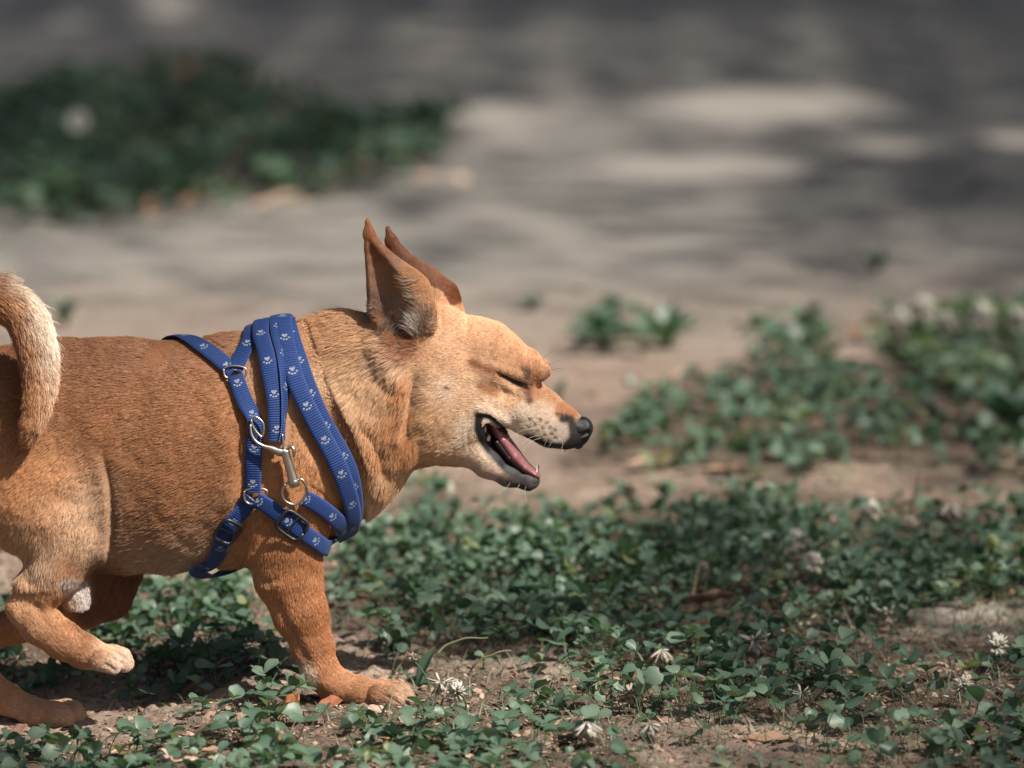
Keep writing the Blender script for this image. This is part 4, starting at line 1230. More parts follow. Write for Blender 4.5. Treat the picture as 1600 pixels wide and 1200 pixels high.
LS_V = np.array([(t, s * w, abs(s) * w * .35) for t, w in zip(_ts, _ws) for s in (-1, 0, 1)])
LS_F = np.array([(i * 3 + j, i * 3 + j + 1, i * 3 + j + 4, i * 3 + j + 3) for i in range(3) for j in range(2)])
LS_C = np.array([0, .4, 0, 0, .6, 0, .6, .4, .6, 0, 0, 0])

def frames(heading, pitch, roll):
    """rotation matrices (n,3,3): columns x along the leaf, y across, z up"""
    ch, sh = np.cos(heading), np.sin(heading); cp, sp = np.cos(pitch), np.sin(pitch)
    x = np.stack([ch * cp, sh * cp, sp], 1)
    y0 = np.stack([-sh, ch, np.zeros_like(ch)], 1)
    z0 = np.cross(x, y0)
    cr, sr = np.cos(roll)[:, None], np.sin(roll)[:, None]
    y = y0 * cr + z0 * sr; z = z0 * cr - y0 * sr
    return np.stack([x, y, z], 2)

def scatter(Vt, Ft, pos, Rm, size, c0, cpat=None, pat=(.30, .38, .30), pk=.35):
    n, m = len(pos), len(Vt)
    sc = np.asarray(size); sc = sc[:, None] if sc.ndim == 1 else sc
    P_ = np.einsum('nij,nmj->nmi', Rm, Vt[None] * sc[:, None, :]) + pos[:, None]
    F_ = Ft[None] + (np.arange(n) * m)[:, None, None]
    c = np.repeat(c0[:, None], m, 1)
    if cpat is not None:
        k = (cpat * pk)[None, :, None]
        c = c * (1 - k) + (c * 1.2 + np.array([.05, .06, .05])) * k
    return P_.reshape(-1, 3), F_.reshape(-1, Ft.shape[1]), c.reshape(-1, 3)


def zone_points(poly, dens, z, patch, s):
    c = np.array([G(u, v, z)[:2] for u, v in poly])
    lo_, hi_ = c.min(0), c.max(0)
    n = int(dens * (hi_[0] - lo_[0]) * (hi_[1] - lo_[1]))
    xy = R.uniform(lo_, hi_, (n, 2))
    P_ = np.column_stack([xy, np.full(n, z)])
    u, v = proj(P_)
    u = u + 14 * vnoise(P_, 14, 80 + s); v = v + 9 * vnoise(P_, 14, 90 + s)
    k = inpoly(u, v, poly)
    pn = vnoise(P_, 6.5, 100 + s) * .6 + vnoise(P_, 17, 110 + s) * .4
    k &= pn > -1 + patch * 2 * R.random(n) ** .5 * .9 + patch * .1
    return xy[k]
# keep clear of the feet
FEET = [(W(560, 1095, -.041)[:2], .075, .03), (W(60, 1120, 0)[:2], .08, .035), (W(500, 1095, -.041)[:2], .04, .03)]
def clear(xy):
    k = np.ones(len(xy), bool)
    for c, a, b in FEET:
        k &= ((xy[:, 0] - c[0]) / a) ** 2 + ((xy[:, 1] - c[1]) / b) ** 2 > 1
    return k
FL = [(1243, 846, .050, .0135, 'two', 'clover flower with two upright white petals above a drooping skirt'),
      (1270, 882, .046, .0140, 'full', 'ragged white clover flower just right of the two petalled one', ),
      (1362, 800, .052, .0150, 'full', 'round white clover flower at the far edge of the mat beside the dark twig'),
      (1484, 786, .066, .0200, 'drooping', 'large fading clover flower standing highest in the mat below a dry stalk'),
      (1420, 815, .046, .0110, 'brown', 'small rust brown clover head under the dark twig'),
      (1178, 1000, .040, .0150, 'star', 'withered clover flower with star shaped pale petals in the thick mat'),
      (1034, 1014, .036, .0140, 'drooping', 'fading clover flower with a closed drooping skirt in the thick mat'),
      (1556, 1008, .034, .0140, 'full', 'pale clover flower beside the grass tuft at the edge of the pale clay'),
      (1505, 1070, .030, .0110, 'full', 'small white clover flower half hidden by leaves near the pale clay'),
      (984, 1084, .030, .0135, 'brown', 'brownish white clover flower above the lower soil strip'),
      (918, 1128, .030, .0155, 'drooping', 'large blurred fading clover flower close to the lower edge'),
      (1014, 1132, .024, .0120, 'drooping', 'small cone shaped fading clover flower on the lower soil strip'),
      (688, 1066, .034, .0130, 'star', 'star shaped pale clover flower right beside the front paw'),
      (714, 1080, .028, .0110, 'full', 'low white clover flower right of the star shaped one beside the paw'),
      (1252, 1083, .014, .0120, 'star', 'flattened pale clover flower on the soil left of the pale clay'),
      (1386, 958, .026, .0130, 'star', 'pale withered clover flower above the brown soil'),
      (984, 766, .05, .0130, 'brown', 'blurred beige clover head behind the mat below the jaw'),
      (1098, 884, .045, .0070, 'brown', 'slender beige seed head rising from the middle of the mat'),
      (642, 1026, .042, .0060, 'brown', 'slim plantain seed spike beside the broad leaf at the front paw'),
      (1440, 484, .070, .024, 'full', 'blurred cream clover flower topping the leaf clump near the path'),
      (1536, 496, .065, .023, 'full', 'blurred cream clover flower right in the leaf clump near the path'),
      (1476, 508, .060, .022, 'full', 'blurred cream clover flower low in the leaf clump near the path'),
      (1405, 506, .060, .024, 'full', 'blurred cream clover flower at the left end of the leaf clump near the path'),
      (1590, 500, .065, .022, 'full', 'blurred cream clover flower at the picture edge of the leaf clump near the path')]
FLPOS = [f_[:4] for f_ in FL]
plants = []          # x, y, h, size
for i, (poly, dens, sz, hh, patch) in enumerate(ZONES):
    xy = zone_points(poly, dens, hh * .6, patch, i)
    xy = xy[clear(xy)]
    n = len(xy)
    h = hh * (.35 + 1.0 * R.random(n) ** 1.2); s = sz * np.clip(R.normal(1, .30, n), .45, 1.7)
    plants.append(np.column_stack([xy, h, s, np.full(n, i)]))
plants = np.concatenate(plants)
NPL = len(plants)
P_ = np.column_stack([plants[:, :2], np.zeros(NPL)])
pu, pv = proj(P_)
# stems lean
lean = R.normal(0, .35, (NPL, 2))
base = np.column_stack([plants[:, :2], hg(plants[:, 0], plants[:, 1])])
top = base + np.column_stack([lean * plants[:, 2:3], plants[:, 2]])
tone = R.random(NPL); warm = vnoise(P_, 4, 130)
g0 = np.array([.014, .050, .030]); g1 = np.array([.080, .145, .090]); g2 = np.array([.22, .30, .21])
lc = g0 + (g1 - g0) * (tone ** 1.1)[:, None]
pale_ = (R.random(NPL) < .22)[:, None]  # paler share imitates leaves caught by the sun
lc = np.where(pale_, lc * .4 + g2 * .6, lc)
z5 = (plants[:, 4] == 5) & (R.random(NPL) < .45)
lc[z5] = lc[z5] * .3 + np.array([.30, .35, .20]) * .7
yel = R.random(NPL) < .035
lc[yel] = np.array([.24, .24, .08])
lc *= (1 + .25 * warm)[:, None]
# leaves do not grow in front of what the picture shows uncovered
KEEP = [(u_, v_, 1600 * z_ + 3, 1600 * z_ + 4, h_) for (u_, v_, h_, z_) in FLPOS] + [
    (600, 1072, 52, 20, 0), (545, 1060, 40, 24, 0), (498, 1040, 26, 46, 0), (100, 1108, 36, 9, 0), (20, 1085, 36, 22, 0), (170, 1020, 44, 26, 0), (70, 980, 50, 40, 0),
    (458, 1092, 15, 16, 0), (515, 1098, 18, 9, 0), (560, 1088, 12, 8, 0), (586, 1106, 16, 8, 0), (670, 1045, 22, 32, 0), (690, 1012, 14, 16, 0), (642, 1030, 6, 22, 0), (1205, 1158, 34, 12, 0), (280, 1186, 20, 10, 0),
    (775, 1026, 45, 14, 0), (720, 1000, 40, 8, 0), (1568, 928, 30, 12, 0), (1266, 966, 22, 12, 0), (1105, 935, 30, 16, 0), (30, 1140, 14, 10, 0), (1500, 975, 110, 26, 0), (1400, 790, 36, 12, 0)]
tu_, tv_ = proj(top)
keepm = np.ones(NPL, bool)
for a_, b_, ru, rv, h_ in KEEP:
    keepm &= ~((((tu_ - a_) / (ru + 3)) ** 2 + ((tv_ - b_ - rv * .35) / (rv * 1.25 + 4)) ** 2 < 1) & (plants[:, 4] < 4.5) & (top[:, 1] < G(a_, b_, h_)[1] + .02))
plants = plants[keepm]; base = base[keepm]; top = top[keepm]; lc = lc[keepm]; pu = pu[keepm]; pv = pv[keepm]; NPL = len(plants)
front = (pv > 800) & (plants[:, 4] != 10) & (pu > 8) & (pu < 1592) & (pv < 1195)

# the sprigs that show largest: individual plants
cand = np.nonzero(front)[0]
scr = plants[cand, 3] * (1 + .5 * (plants[cand, 2] / .04)) * (1 + 1.2 * smooth(950, 1150, pv[cand])) * (.75 + .5 * R.random(len(cand)))
single = cand[np.argsort(-scr)[:270]]
mask = np.ones(NPL, bool); mask[single] = False

def trifoliate(idx):
    """position, frame, size and colour of all leaflets of some plants"""
    n = len(idx)
    hd = R.uniform(0, 2 * np.pi, n); tiltd = R.uniform(0, 2 * np.pi, n); tl = np.abs(R.normal(.0, .55, n))
    pos, Rm, sz, cc = [], [], [], []
    for k in range(3):
        a = hd + k * 2.0944 + R.normal(0, .14, n)
        pitch = .12 + R.normal(0, .32, n) + tl * np.cos(a - tiltd)
        roll = tl * np.sin(a - tiltd) + R.normal(0, .25, n)
        pos.append(top[idx]); Rm.append(frames(a, pitch, roll))
        s = plants[idx, 3] * (.88 + .24 * R.random(n))
        sz.append(np.stack([s, s * (.88 + .25 * R.random(n)), s], 1)); cc.append(lc[idx] * (.85 + .3 * R.random(n))[:, None])
    return pos, Rm, sz, cc
def stems(b, t, r, bend=.15, seg=4, m=3):
    """thin three-sided stems between arrays of points"""
    n = len(b); VV = []
    mid = (b + t) / 2 + np.column_stack([R.normal(0, bend, (n, 2)) * np.linalg.norm(t - b, axis=1)[:, None], np.zeros(n)])
    for k in range(seg):
        s = k / (seg - 1)
        c = b * (1 - s) ** 2 + 2 * mid * s * (1 - s) + t * s * s
        for j in range(m):
            a = j * 2 * np.pi / m
            VV.append(c + np.array([math.cos(a), math.sin(a), 0]) * (r * (1 - .35 * s))[:, None])
    VV = np.stack(VV, 1)
    f = [(k * m + j, k * m + (j + 1) % m, (k + 1) * m + (j + 1) % m, (k + 1) * m + j) for k in range(seg - 1) for j in range(m)]
    F_ = np.array(f)[None] + (np.arange(n) * seg * m)[:, None, None]
    return VV.reshape(-1, 3), F_.reshape(-1, 4)
stemc = np.array([.09, .14, .07])
def join(parts):
    Vs, Fs, Cs, o = [], [], [], 0
    for a, b, c in parts:
        Vs.append(a); Fs.append(b + o); Cs.append(c); o += len(a)
    return np.concatenate(Vs), np.concatenate(Fs), np.concatenate(Cs)
def cover(name, idx, label, detail):
    parts = []
    pos, Rm, sz, cc = trifoliate(idx)
    for k in range(3):
        if detail:
            which = R.integers(0, len(LF), len(idx))
            for w in range(len(LF)):
                m_ = which == w
                if m_.any(): parts.append(scatter(LF[w][0], LF[w][1], pos[k][m_], Rm[k][m_], sz[k][m_], cc[k][m_], LF[w][2], pk=.5))
        else:
            parts.append(scatter(LS_V, LS_F, pos[k], Rm[k], sz[k], cc[k], LS_C))
    sv, sf = stems(base[idx], top[idx], np.full(len(idx), .00055) * np.clip(plants[idx, 3] / .013, 1, 2.5))
    parts.append((sv, sf, np.repeat(np.tile(stemc, (len(idx), 1)) * (.6 + .8 * R.random(len(idx)))[:, None], 12, 0)))
    a, b, c = join(parts)
    o = npmesh(name, a, b, CLOVER, cols={'Col': c})
    tag(o, label, 'clover', kind='stuff')
    return o
near_m = mask & (pv > 730)
cover('clover_mat', np.nonzero(near_m)[0], 'dense mat of small green clover leaves covering the soil before and behind the dog', True)
mid_m = mask & (pv <= 730) & (pv > 430)
cover('clover_band', np.nonzero(mid_m)[0], 'blurred band of green clover growing behind the muzzle and towards the path', False)
far_m = mask & (pv <= 430)
cover('leafy_patch', np.nonzero(far_m)[0], 'dark green leafy patch far behind the back of the dog', False)

# individual sprigs
leaf_me = []
for w, (lv, lf, lp) in enumerate(LF):
    for tone_ in range(3):
        c0 = (g0, (g0 + g1) / 2 * 1.1, g2 * .75)[tone_]
        a, b, c = scatter(lv, lf, np.zeros((1, 3)), np.eye(3)[None], np.ones(1), np.array([c0]), lp, pk=.5)
        o = npmesh('leaflet', a, b, CLOVER, cols={'Col': c})
        leaf_me.append(o.data); bpy.data.objects.remove(o)
st_v, st_f = stems(np.zeros((1, 3)), np.array([[0, 0, 1.0]]), np.array([.016]), .12, 6, 5)
st = npmesh('stem', st_v, st_f, CLOVER, cols={'Col': np.tile(stemc, (len(st_v), 1))}); st_me = st.data; bpy.data.objects.remove(st)
REG = [(lambda u, v: (u < 330) & (v > 1080), 'green clover sprig in the bottom corner in front of the grounded hind paw', 'clover sprigs in front of the grounded hind paw'),
       (lambda u, v: (u < 700) & (v > 1040), 'sunlit green clover sprig in the low row in front of the front paw', 'clover sprigs in front of the front paw'),
       (lambda u, v: (u < 480), 'green clover sprig in the shaded strip between hind and front legs', 'clover sprigs between the legs'),
       (lambda u, v: (u < 1010) & (v > 1040), 'pale green clover sprig right of the front paw at the lower edge', 'clover sprigs right of the front paw'),
       (lambda u, v: (u > 1230) & (v > 1000), 'dark green clover sprig beside the pale clay in the lower corner', 'clover sprigs beside the pale clay'),
       (lambda u, v: (u < 900) & (v <= 1040), 'green clover sprig in the mat just right of the front leg', 'clover sprigs right of the front leg'),
       (lambda u, v: (v > 930), 'dark green clover sprig in the thick mat among white flowers', 'clover sprigs among the white flowers'),
       (lambda u, v: (v <= 930), 'green clover sprig along the far edge of the mat by the bare soil', 'clover sprigs along the far edge of the mat')]
MARKS = [(1243, 846, 'the two petalled white flower'), (1270, 882, 'the ragged white flower'), (1362, 800, 'the round white flower by the twig'), (1484, 786, 'the large fading flower'), (1178, 1000, 'the star shaped flower'),
         (1034, 1014, 'the drooping flower in the mat'), (1556, 1008, 'the flower at the clay edge'), (1505, 1070, 'the low white flower near the clay'), (984, 1084, 'the brownish flower'), (918, 1128, 'the large blurred flower'), (1014, 1132, 'the small cone shaped flower'),
         (688, 1066, 'the flower beside the paw'), (458, 1098, 'the bright orange dry leaf'), (590, 1110, 'the pale leaf scrap below the toes'), (665, 1050, 'the plantain leaf'), (1200, 1160, 'the long curled dry leaf'), (1266, 966, 'the thick pale stalk'),
         (1386, 958, 'the withered flower above the brown soil'), (1500, 975, 'the pale bare clay'), (780, 1022, 'the arching grass stalk'), (937, 1060, 'the upright pale stalk'), (1098, 884, 'the slender seed head'), (170, 1030, 'the lifted hind paw'), (80, 1110, 'the grounded hind paw'),
         (280, 1188, 'the pale beige leaf'), (436, 1152, 'the tiny orange leaf'), (608, 1152, 'the tiny yellowish leaf'), (490, 1030, 'the wrist of the front leg'), (1105, 940, 'the half buried leaf'), (1382, 890, 'the upright green stalk'), (940, 850, 'the broad leaved weed below the jaw'),
         (640, 850, 'the pale weed below the chest'), (1252, 1083, 'the flattened flower'), (120, 1150, 'the bottom soil by the hind paw'), (760, 1150, 'the sunlit bottom row'), (1400, 1150, 'the shaded bottom corner')]
used_labels = {}
def sprig_label(u_, v_, tone_, size_, tall_):
    best_ = sorted(MARKS, key=lambda m_: math.hypot(u_ - m_[0], (v_ - m_[1]) * 1.6))
    words = [['dark green', 'green', 'pale green'][tone_]]
    opts = []
    for m_ in best_[:4]:
        dx, dy = u_ - m_[0], (v_ - m_[1]) * 1.6
        rel = ('right of' if dx > 0 else 'left of') if abs(dx) > abs(dy) * 1.3 else ('below' if dy > 0 else 'above')
        near_ = 'just ' if math.hypot(dx, dy) < 55 else ''
        kind_ = ('large ' if size_ > .0165 else 'small ' if size_ < .0135 else '') + ('tall ' if tall_ > .04 else 'low ' if tall_ < .018 else '')
        opts.append(('%s%s clover sprig %s%s %s' % (kind_, words[0], near_, rel, m_[2])).strip())
    for o_ in opts:
        if o_ not in used_labels:
            used_labels[o_] = 1
            return o_
    for m_ in best_[1:8]:
        o_ = opts[0] + ', towards ' + m_[2]
        if o_ not in used_labels and len(o_.split()) <= 16:
            used_labels[o_] = 1
            return o_
    return opts[0]
for i in single:
    u_, v_ = pu[i], pv[i]
    lab, grp = next((b, c) for a, b, c in REG if a(u_, v_))
    tn = int(R.choice([0, 1, 1, 2]))
    e = tag(empty('clover_sprig', base[i]), sprig_label(u_, v_ - plants[i, 2] * 1200, tn, plants[i, 3], plants[i, 2]), 'clover', grp)
    d = top[i] - base[i]; Ld = np.linalg.norm(d)
    s_ = bpy.data.objects.new('stem', st_me); link(s_, e)
    s_.rotation_euler = Vector(d).to_track_quat('Z', 'Y').to_euler(); s_.scale = (.045, .045, Ld)
    hd = R.uniform(0, 6.28); td = R.uniform(0, 6.28); tl = abs(R.normal(0, .5))
    for k in range(3):
        a = hd + k * 2.0944 + R.normal(0, .12)
        pi_ = .14 + R.normal(0, .2) + tl * math.cos(a - td); ro = tl * math.sin(a - td) + R.normal(0, .22)
        m3 = frames(np.array([a]), np.array([pi_]), np.array([ro]))[0]
        lf_ = bpy.data.objects.new('leaflet', leaf_me[int(R.integers(0, 4)) * 3 + tn]); link(lf_, e)
        s = plants[i, 3] * R.uniform(.95, 1.25)
        lf_.matrix_local = Matrix.Translation(Vector(d)) @ Matrix(m3.tolist()).to_4x4() @ Matrix.Diagonal((s, s * R.uniform(.9, 1.1), s, 1))

# ------------------------------------------------------------------ grass, litter
def blades(xy, L0, wd, c0, c1, flat=.6):
    n = len(xy)
    b = np.column_stack([xy, hg(xy[:, 0], xy[:, 1])])
    a = R.uniform(0, 2 * np.pi, n); el = np.clip(R.normal(flat, .35, n), .05, 1.45)
    L_ = L0 * (.5 + R.random(n))
    d = np.stack([np.cos(a) * np.cos(el), np.sin(a) * np.cos(el), np.sin(el)], 1)
    sd = np.stack([-np.sin(a), np.cos(a), R.normal(0, .3, n)], 1)
    VV = []
    for k in range(5):
        s = k / 4
        c = b + d * (L_ * s)[:, None]; c[:, 2] -= L_ * s * s * .35
        w = wd * (1 - s ** 2 * .95)
        VV += [c - sd * w * .5, c + sd * w * .5]
    VV = np.stack(VV, 1)
    f = np.array([(2 * k, 2 * k + 1, 2 * k + 3, 2 * k + 2) for k in range(4)])
    F_ = f[None] + (np.arange(n) * 10)[:, None, None]
    t = R.random(n)[:, None]
    return VV.reshape(-1, 3), F_.reshape(-1, 4), np.repeat(c0 * (1 - t) + c1 * t, 10, 0)
gz = []
gA, gB, gD = np.array([.035, .08, .04]), np.array([.10, .16, .07]), np.array([.34, .25, .15])
for poly, dens, L0, w, ca, cb in ([[(690, 930), (1010, 930), (1010, 1020), (700, 1010)], 14000, .045, .0012, gA, gB], [[(1560, 950), (1620, 940), (1620, 1010), (1560, 1000)], 6000, .05, .0013, gA, gB],
                                  [[(-230, 900), (600, 900), (600, 1340), (-230, 1340)], 2200, .028, .0010, gA, gD], [[(600, 780), (1850, 780), (1850, 1340), (600, 1340)], 5200, .036, .0013, gA, gD],
                                  [[(180, 940), (560, 940), (560, 1010), (180, 1010)], 5000, .03, .0012, gA, gB], [[(-230, 700), (1850, 700), (1850, 1340), (-230, 1340)], 2600, .022, .0010, gD * .7, gD * 1.3],
                                  [[(1300, 700), (1620, 700), (1620, 800), (1300, 790)], 900, .05, .0014, gB, gD]):
    xy = zone_points(poly, dens, .005, .2, 3); xy = xy[clear(xy)]
    gz.append(blades(xy, L0, w, ca, cb))
a, b, c = join(gz)
tag(npmesh('grass', a, b, BLADE, cols={'Col': c}), 'thin green and dry grass blades lying between the clover', 'grass', kind='stuff')

def bits(n, poly, s0, s1, ca, cb, flat=.5):
    """crumbs: bent five-sided flakes of leaf, bark and clay"""
    xy = zone_points(poly, n, 0.0, .15, 5)
    m = len(xy)
    t = np.array([(math.cos(k * 1.2566) * (1 + .3 * (k % 2)), math.sin(k * 1.2566) * .7, .12 * (k % 2)) for k in range(5)] + [(0, 0, .22), (0, 0, -.22)])
    f = np.array([(k, (k + 1) % 5, 5) for k in range(5)] + [((k + 1) % 5, k, 6) for k in range(5)])
    pos = np.column_stack([xy, hg(xy[:, 0], xy[:, 1]) + .0012])
    sz = s0 + (s1 - s0) * R.random(m) ** 2.5
    Rm = frames(R.uniform(0, 6.28, m), R.normal(0, .3, m), R.normal(0, .3, m))
    q = R.random(m)[:, None]
    return scatter(t, f, pos, Rm, np.stack([sz, sz, sz * flat * 2], 1), ca * (1 - q) + cb * q)
L1 = bits(15000, [(-20, 780), (1620, 780), (1620, 1210), (-20, 1210)],   .0008, .0050, np.array([.12, .07, .045]), np.array([.46, .34, .26]))
L2 = bits(2600, [(-20, 830), (1620, 810), (1620, 1210), (-20, 1210)], .0015, .0085, np.array([.13, .07, .04]), np.array([.50, .34, .25]), .3)
L4 = bits(60, [(150, 290), (700, 240), (740, 300), (400, 335), (150, 350)], .01, .04, np.array([.4, .2, .12]), np.array([.62, .46, .36]), .2)
L3 = bits(120, [(-20, 420), (1620, 420), (1620, 780), (-20, 780)], .003, .012, np.array([.15, .09, .06]), np.array([.5, .36, .28]), .3)
a, b, c = join([L1, L2, L3, L4])
LIT = NT('litter'); at_ = LIT.n('Attribute', attribute_name='Col'); LIT.p(Base_Color=at_.outputs['Color'], Roughness=.85)
tag(npmesh('litter', a, b, LIT.m, smooth_=False, cols={'Col': c}), 'crumbs of dry leaf, clay and bark strewn over the soil', 'litter', kind='stuff')

# ------------------------------------------------------------------ white clover flowers
def flower(u_, v_, h, size, kind, label, lean_=(.0, .0), white=1.0):
    size = size * 1.25
    t = G(u_, v_, h)
    b = np.array([t[0] + lean_[0], t[1] + lean_[1], 0]); b[2] = hg(b[0], b[1])
    e = tag(empty('clover_flower', b), label, 'flower', 'clover flowers in the mat')
    sv, sf, st_ = tube(spline([b, (b + t) / 2 + np.array([.004, 0, 0]), t], 9), np.linspace(.0011, .0008, 9), 6)
    npmesh('stem', sv - b, [sf, st_], CLOVER, e, cols={'Col': np.tile(np.array([.13, .17, .08]), (len(sv), 1))})
    # a floret is a narrow folded tear
    fv = np.array([(0, 0, 0), (.35, -.10, .02), (.35, .10, .02), (.35, 0, -.08), (.75, -.16, .06), (.75, .16, .06), (.75, 0, -.07), (1.0, 0, .08)])
    ff_ = np.array([(0, 1, 3, 3), (0, 3, 2, 2), (1, 4, 6, 3), (3, 6, 5, 2), (4, 7, 6, 6), (6, 7, 5, 5)])
    ff_ = np.array([(0, 1, 3), (0, 3, 2), (1, 4, 6), (1, 6, 3), (3, 6, 5), (3, 5, 2), (4, 7, 6), (6, 7, 5), (0, 2, 1), (1, 2, 5), (1, 5, 4), (4, 5, 7)])
    def florets(name, n, p0, p1, cA, cB, L_, wide=1.0):
        a = R.uniform(0, 6.28, n); p = R.uniform(p0, p1, n)
        Rm = frames(a, p, R.normal(0, .4, n)); q = R.random(n)[:, None]
        s = size * L_ * (.75 + .5 * R.random(n))
        V_, F_, C_2 = scatter(fv, ff_, np.tile(t - b, (n, 1)) + R.normal(0, .0006, (n, 3)), Rm, np.stack([s, s * wide, s], 1), np.array(cA) * (1 - q) + np.array(cB) * q)
        npmesh(name, V_, F_, PETAL, e, cols={'Col': C_2})
    W1 = (.74 * white, .72 * white, .66 * white); W2 = (.82 * white, .82 * white, .78 * white)
    D1 = (.40, .30, .20); D2 = (.62, .54, .42)
    if kind == 'two':
        florets('floret', 9, .75, 1.4, W1, W2, .75, 1.5); florets('withered_floret', 26, -1.35, -.5, D1, W1, .8)
    elif kind == 'full':
        florets('floret', 46, .0, 1.5, W1, W2, .7, 1.2); florets('withered_floret', 26, -1.2, -.1, D2, W1, .75)
    elif kind == 'drooping':
        florets('withered_floret', 44, -1.4, -.55, D1, D2, .95); florets('floret', 6, -.9, -.2, W1, W2, .8)
    elif kind == 'star':
        florets('floret', 9, -.1, .45, (.52, .42, .32), W1, 1.0, .7); florets('withered_floret', 18, -1.45, -.8, D2, W1, .8)
    else:
        florets('withered_floret', 50, -1.3, .8, (.34, .20, .12), (.5, .34, .22), .75)
for f_ in FL:
    far_ = f_[1] < 600
    flower(*f_[:5], f_[5], (R.normal(0, .006), R.normal(0, .006)), (.72 if far_ else 1.0))
# daisy far behind
t = G(122, 190, .12); b = np.array([t[0], t[1] + .03, 0]); b[2] = hg(b[0], b[1])
e = tag(empty('white_daisy', b), 'single round white flower glowing in the far dark green patch', 'flower')
sv, sf, st_ = tube(spline([b, (b + t) / 2, t], 6), .0016, 6)
npmesh('stem', sv - b, [sf, st_], CLOVER, e, cols={'Col': np.tile(stemc, (len(sv), 1))})
n = 16; a = np.arange(n) / n * 6.283
tilt = Matrix.Rotation(math.radians(62), 3, 'X')
Rm = np.array(tilt) @ frames(a, np.full(n, .1), np.zeros(n))
for k in range(n):
    V_, F_, C_2 = scatter(LS_V, LS_F, (t - b)[None], Rm[k:k+1], np.array([[.022, .013, .02]]), np.array([[.80, .85, .90]]))
    npmesh('petal', V_, F_, PETAL, e, cols={'Col': C_2})
sv, sf, st_ = tube([t - b, t - b + np.array([0, -.006, .003])], [.008, .005], 10)
npmesh('disc', sv, [sf, st_], PETAL, e, cols={'Col': np.tile(np.array([.6, .45, .1]), (len(sv), 1))})

# ------------------------------------------------------------------ dry leaves, twig, plantain, weeds
def dryleaf(u_, v_, z, L_, w, colr, head, pitch, roll, curl, label, cat='leaf', name='dry_leaf'):
    p = G(u_, v_, z)
    p[2] = max(z, hg(p[0], p[1]) + .0015)
    nx2, ny2 = 9, 5
    vs, cc = [], []
    for i in range(nx2):
        s = i / (nx2 - 1)
        wv = math.sin(math.pi * min(max(s * .93 + .05, 0), 1)) ** .8
        for j in range(ny2):
            q = (j / (ny2 - 1) - .5) * 2
            vs.append(((s - .5), q * .5 * wv * w / L_ + .03 * math.sin(9 * s + 2 * j), curl * .45 * (q * q * wv * .5) + curl * .35 * (s - .5) ** 2 + .03 * math.sin(13 * s + 3 * j)))
            cc.append(np.array(colr) * (.75 + .4 * R.random() + .2 * abs(q)))
    f = np.array([(i * ny2 + j, i * ny2 + j + 1, (i + 1) * ny2 + j + 1, (i + 1) * ny2 + j) for i in range(nx2 - 1) for j in range(ny2 - 1)])
    vs = np.array(vs) * L_
    m3 = frames(np.array([head]), np.array([pitch]), np.array([roll]))[0]
    vs = vs @ m3.T
    vs[:, 2] += max(0, hg(p[0], p[1]) + .001 - (p[2] + vs[:, 2].min()))
    o = npmesh(name, vs, f, DRY, cols={'Col': np.array(cc)})
    o.location = p
    mo = o.modifiers.new('thickness', 'SOLIDIFY'); mo.thickness = .0006
    return tag(o, label, cat)
dryleaf(458, 1098, .012, .022, .019, (.50, .17, .045), .6, .9, .2, .5, 'curled bright orange dry leaf at the heel of the front paw')
dryleaf(517, 1102, .006, .025, .017, (.34, .10, .045), .1, .25, .5, .7, 'folded red brown dry leaf under the wrist of the front paw')
dryleaf(558, 1092, .008, .020, .013, (.62, .34, .22), -.5, .1, .6, .5, 'peach coloured dry leaf scrap under the front paw')
dryleaf(588, 1112, .005, .024, .012, (.70, .50, .40), -.7, -.1, .4, .3, 'pale pink dry leaf scrap below the toes of the front paw')
dryleaf(436, 1152, .010, .014, .012, (.52, .22, .06), .9, .6, .2, .4, 'tiny orange dry leaf among clover at the bottom')
dryleaf(608, 1152, .006, .016, .012, (.55, .36, .12), .3, .1, .2, .4, 'tiny yellowish dry leaf among sunlit clover')
dryleaf(1200, 1160, .004, .046, .014, (.32, .19, .12), .08, .02, .4, .6, 'long curled brown dry leaf on the lower bare soil')
dryleaf(1568, 930, .008, .040, .018, (.52, .36, .20), -.1, 0, .2, .4, 'oblong tan dry leaf at the edge of the mat near the picture edge')
dryleaf(1590, 806, .008, .036, .016, (.50, .32, .18), .1, 0, .1, .3, 'tan dry leaf lying flat by the far corner of the mat')
dryleaf(1105, 940, .022, .060, .050, (.22, .15, .12), .2, .1, -.3, .6, 'dull grey brown curled leaf half buried in the thick mat')
dryleaf(30, 1142, .008, .020, .018, (.48, .27, .19), .4, .5, .2, .4, 'pinkish brown leaf scrap in front of the grounded hind paw')
dryleaf(368, 1122, .006, .020, .016, (.45, .27, .2), .8, .3, .1, .4, 'small pink brown leaf scrap left of the orange leaf')
dryleaf(330, 1172, .006, .018, .012, (.42, .25, .17), .2, .1, .1, .4, 'brown leaf crumb in the sunlit soil at the bottom')
dryleaf(278, 1188, .008, .038, .022, (.60, .44, .34), .1, 0, .1, .3, 'pale beige leaf lying in sun at the bottom edge')
dryleaf(235, 316, .02, .035, .02, (.42, .22, .15), 1.2, .7, .1, .3, 'reddish blurred leaf at the near edge of the far green patch')
dryleaf(293, 314, .02, .035, .025, (.45, .27, .2), 1.0, .7, .1, .3, 'pinkish blurred leaf at the near edge of the far green patch')
dryleaf(297, 106, .05, .07, .05, (.62, .34, .20), .6, .5, .1, .3, 'orange blurred leaf behind the top of the far green patch')
dryleaf(432, 314, .02, .09, .05, (.62, .46, .34), .1, .3, .1, .3, 'light tan blurred leaf on the path edge beside the far green patch')
dryleaf(1526, 294, .02, .07, .03, (.06, .07, .06), -.6, .6, .1, .3, 'dark fallen leaf alone on the grey path')
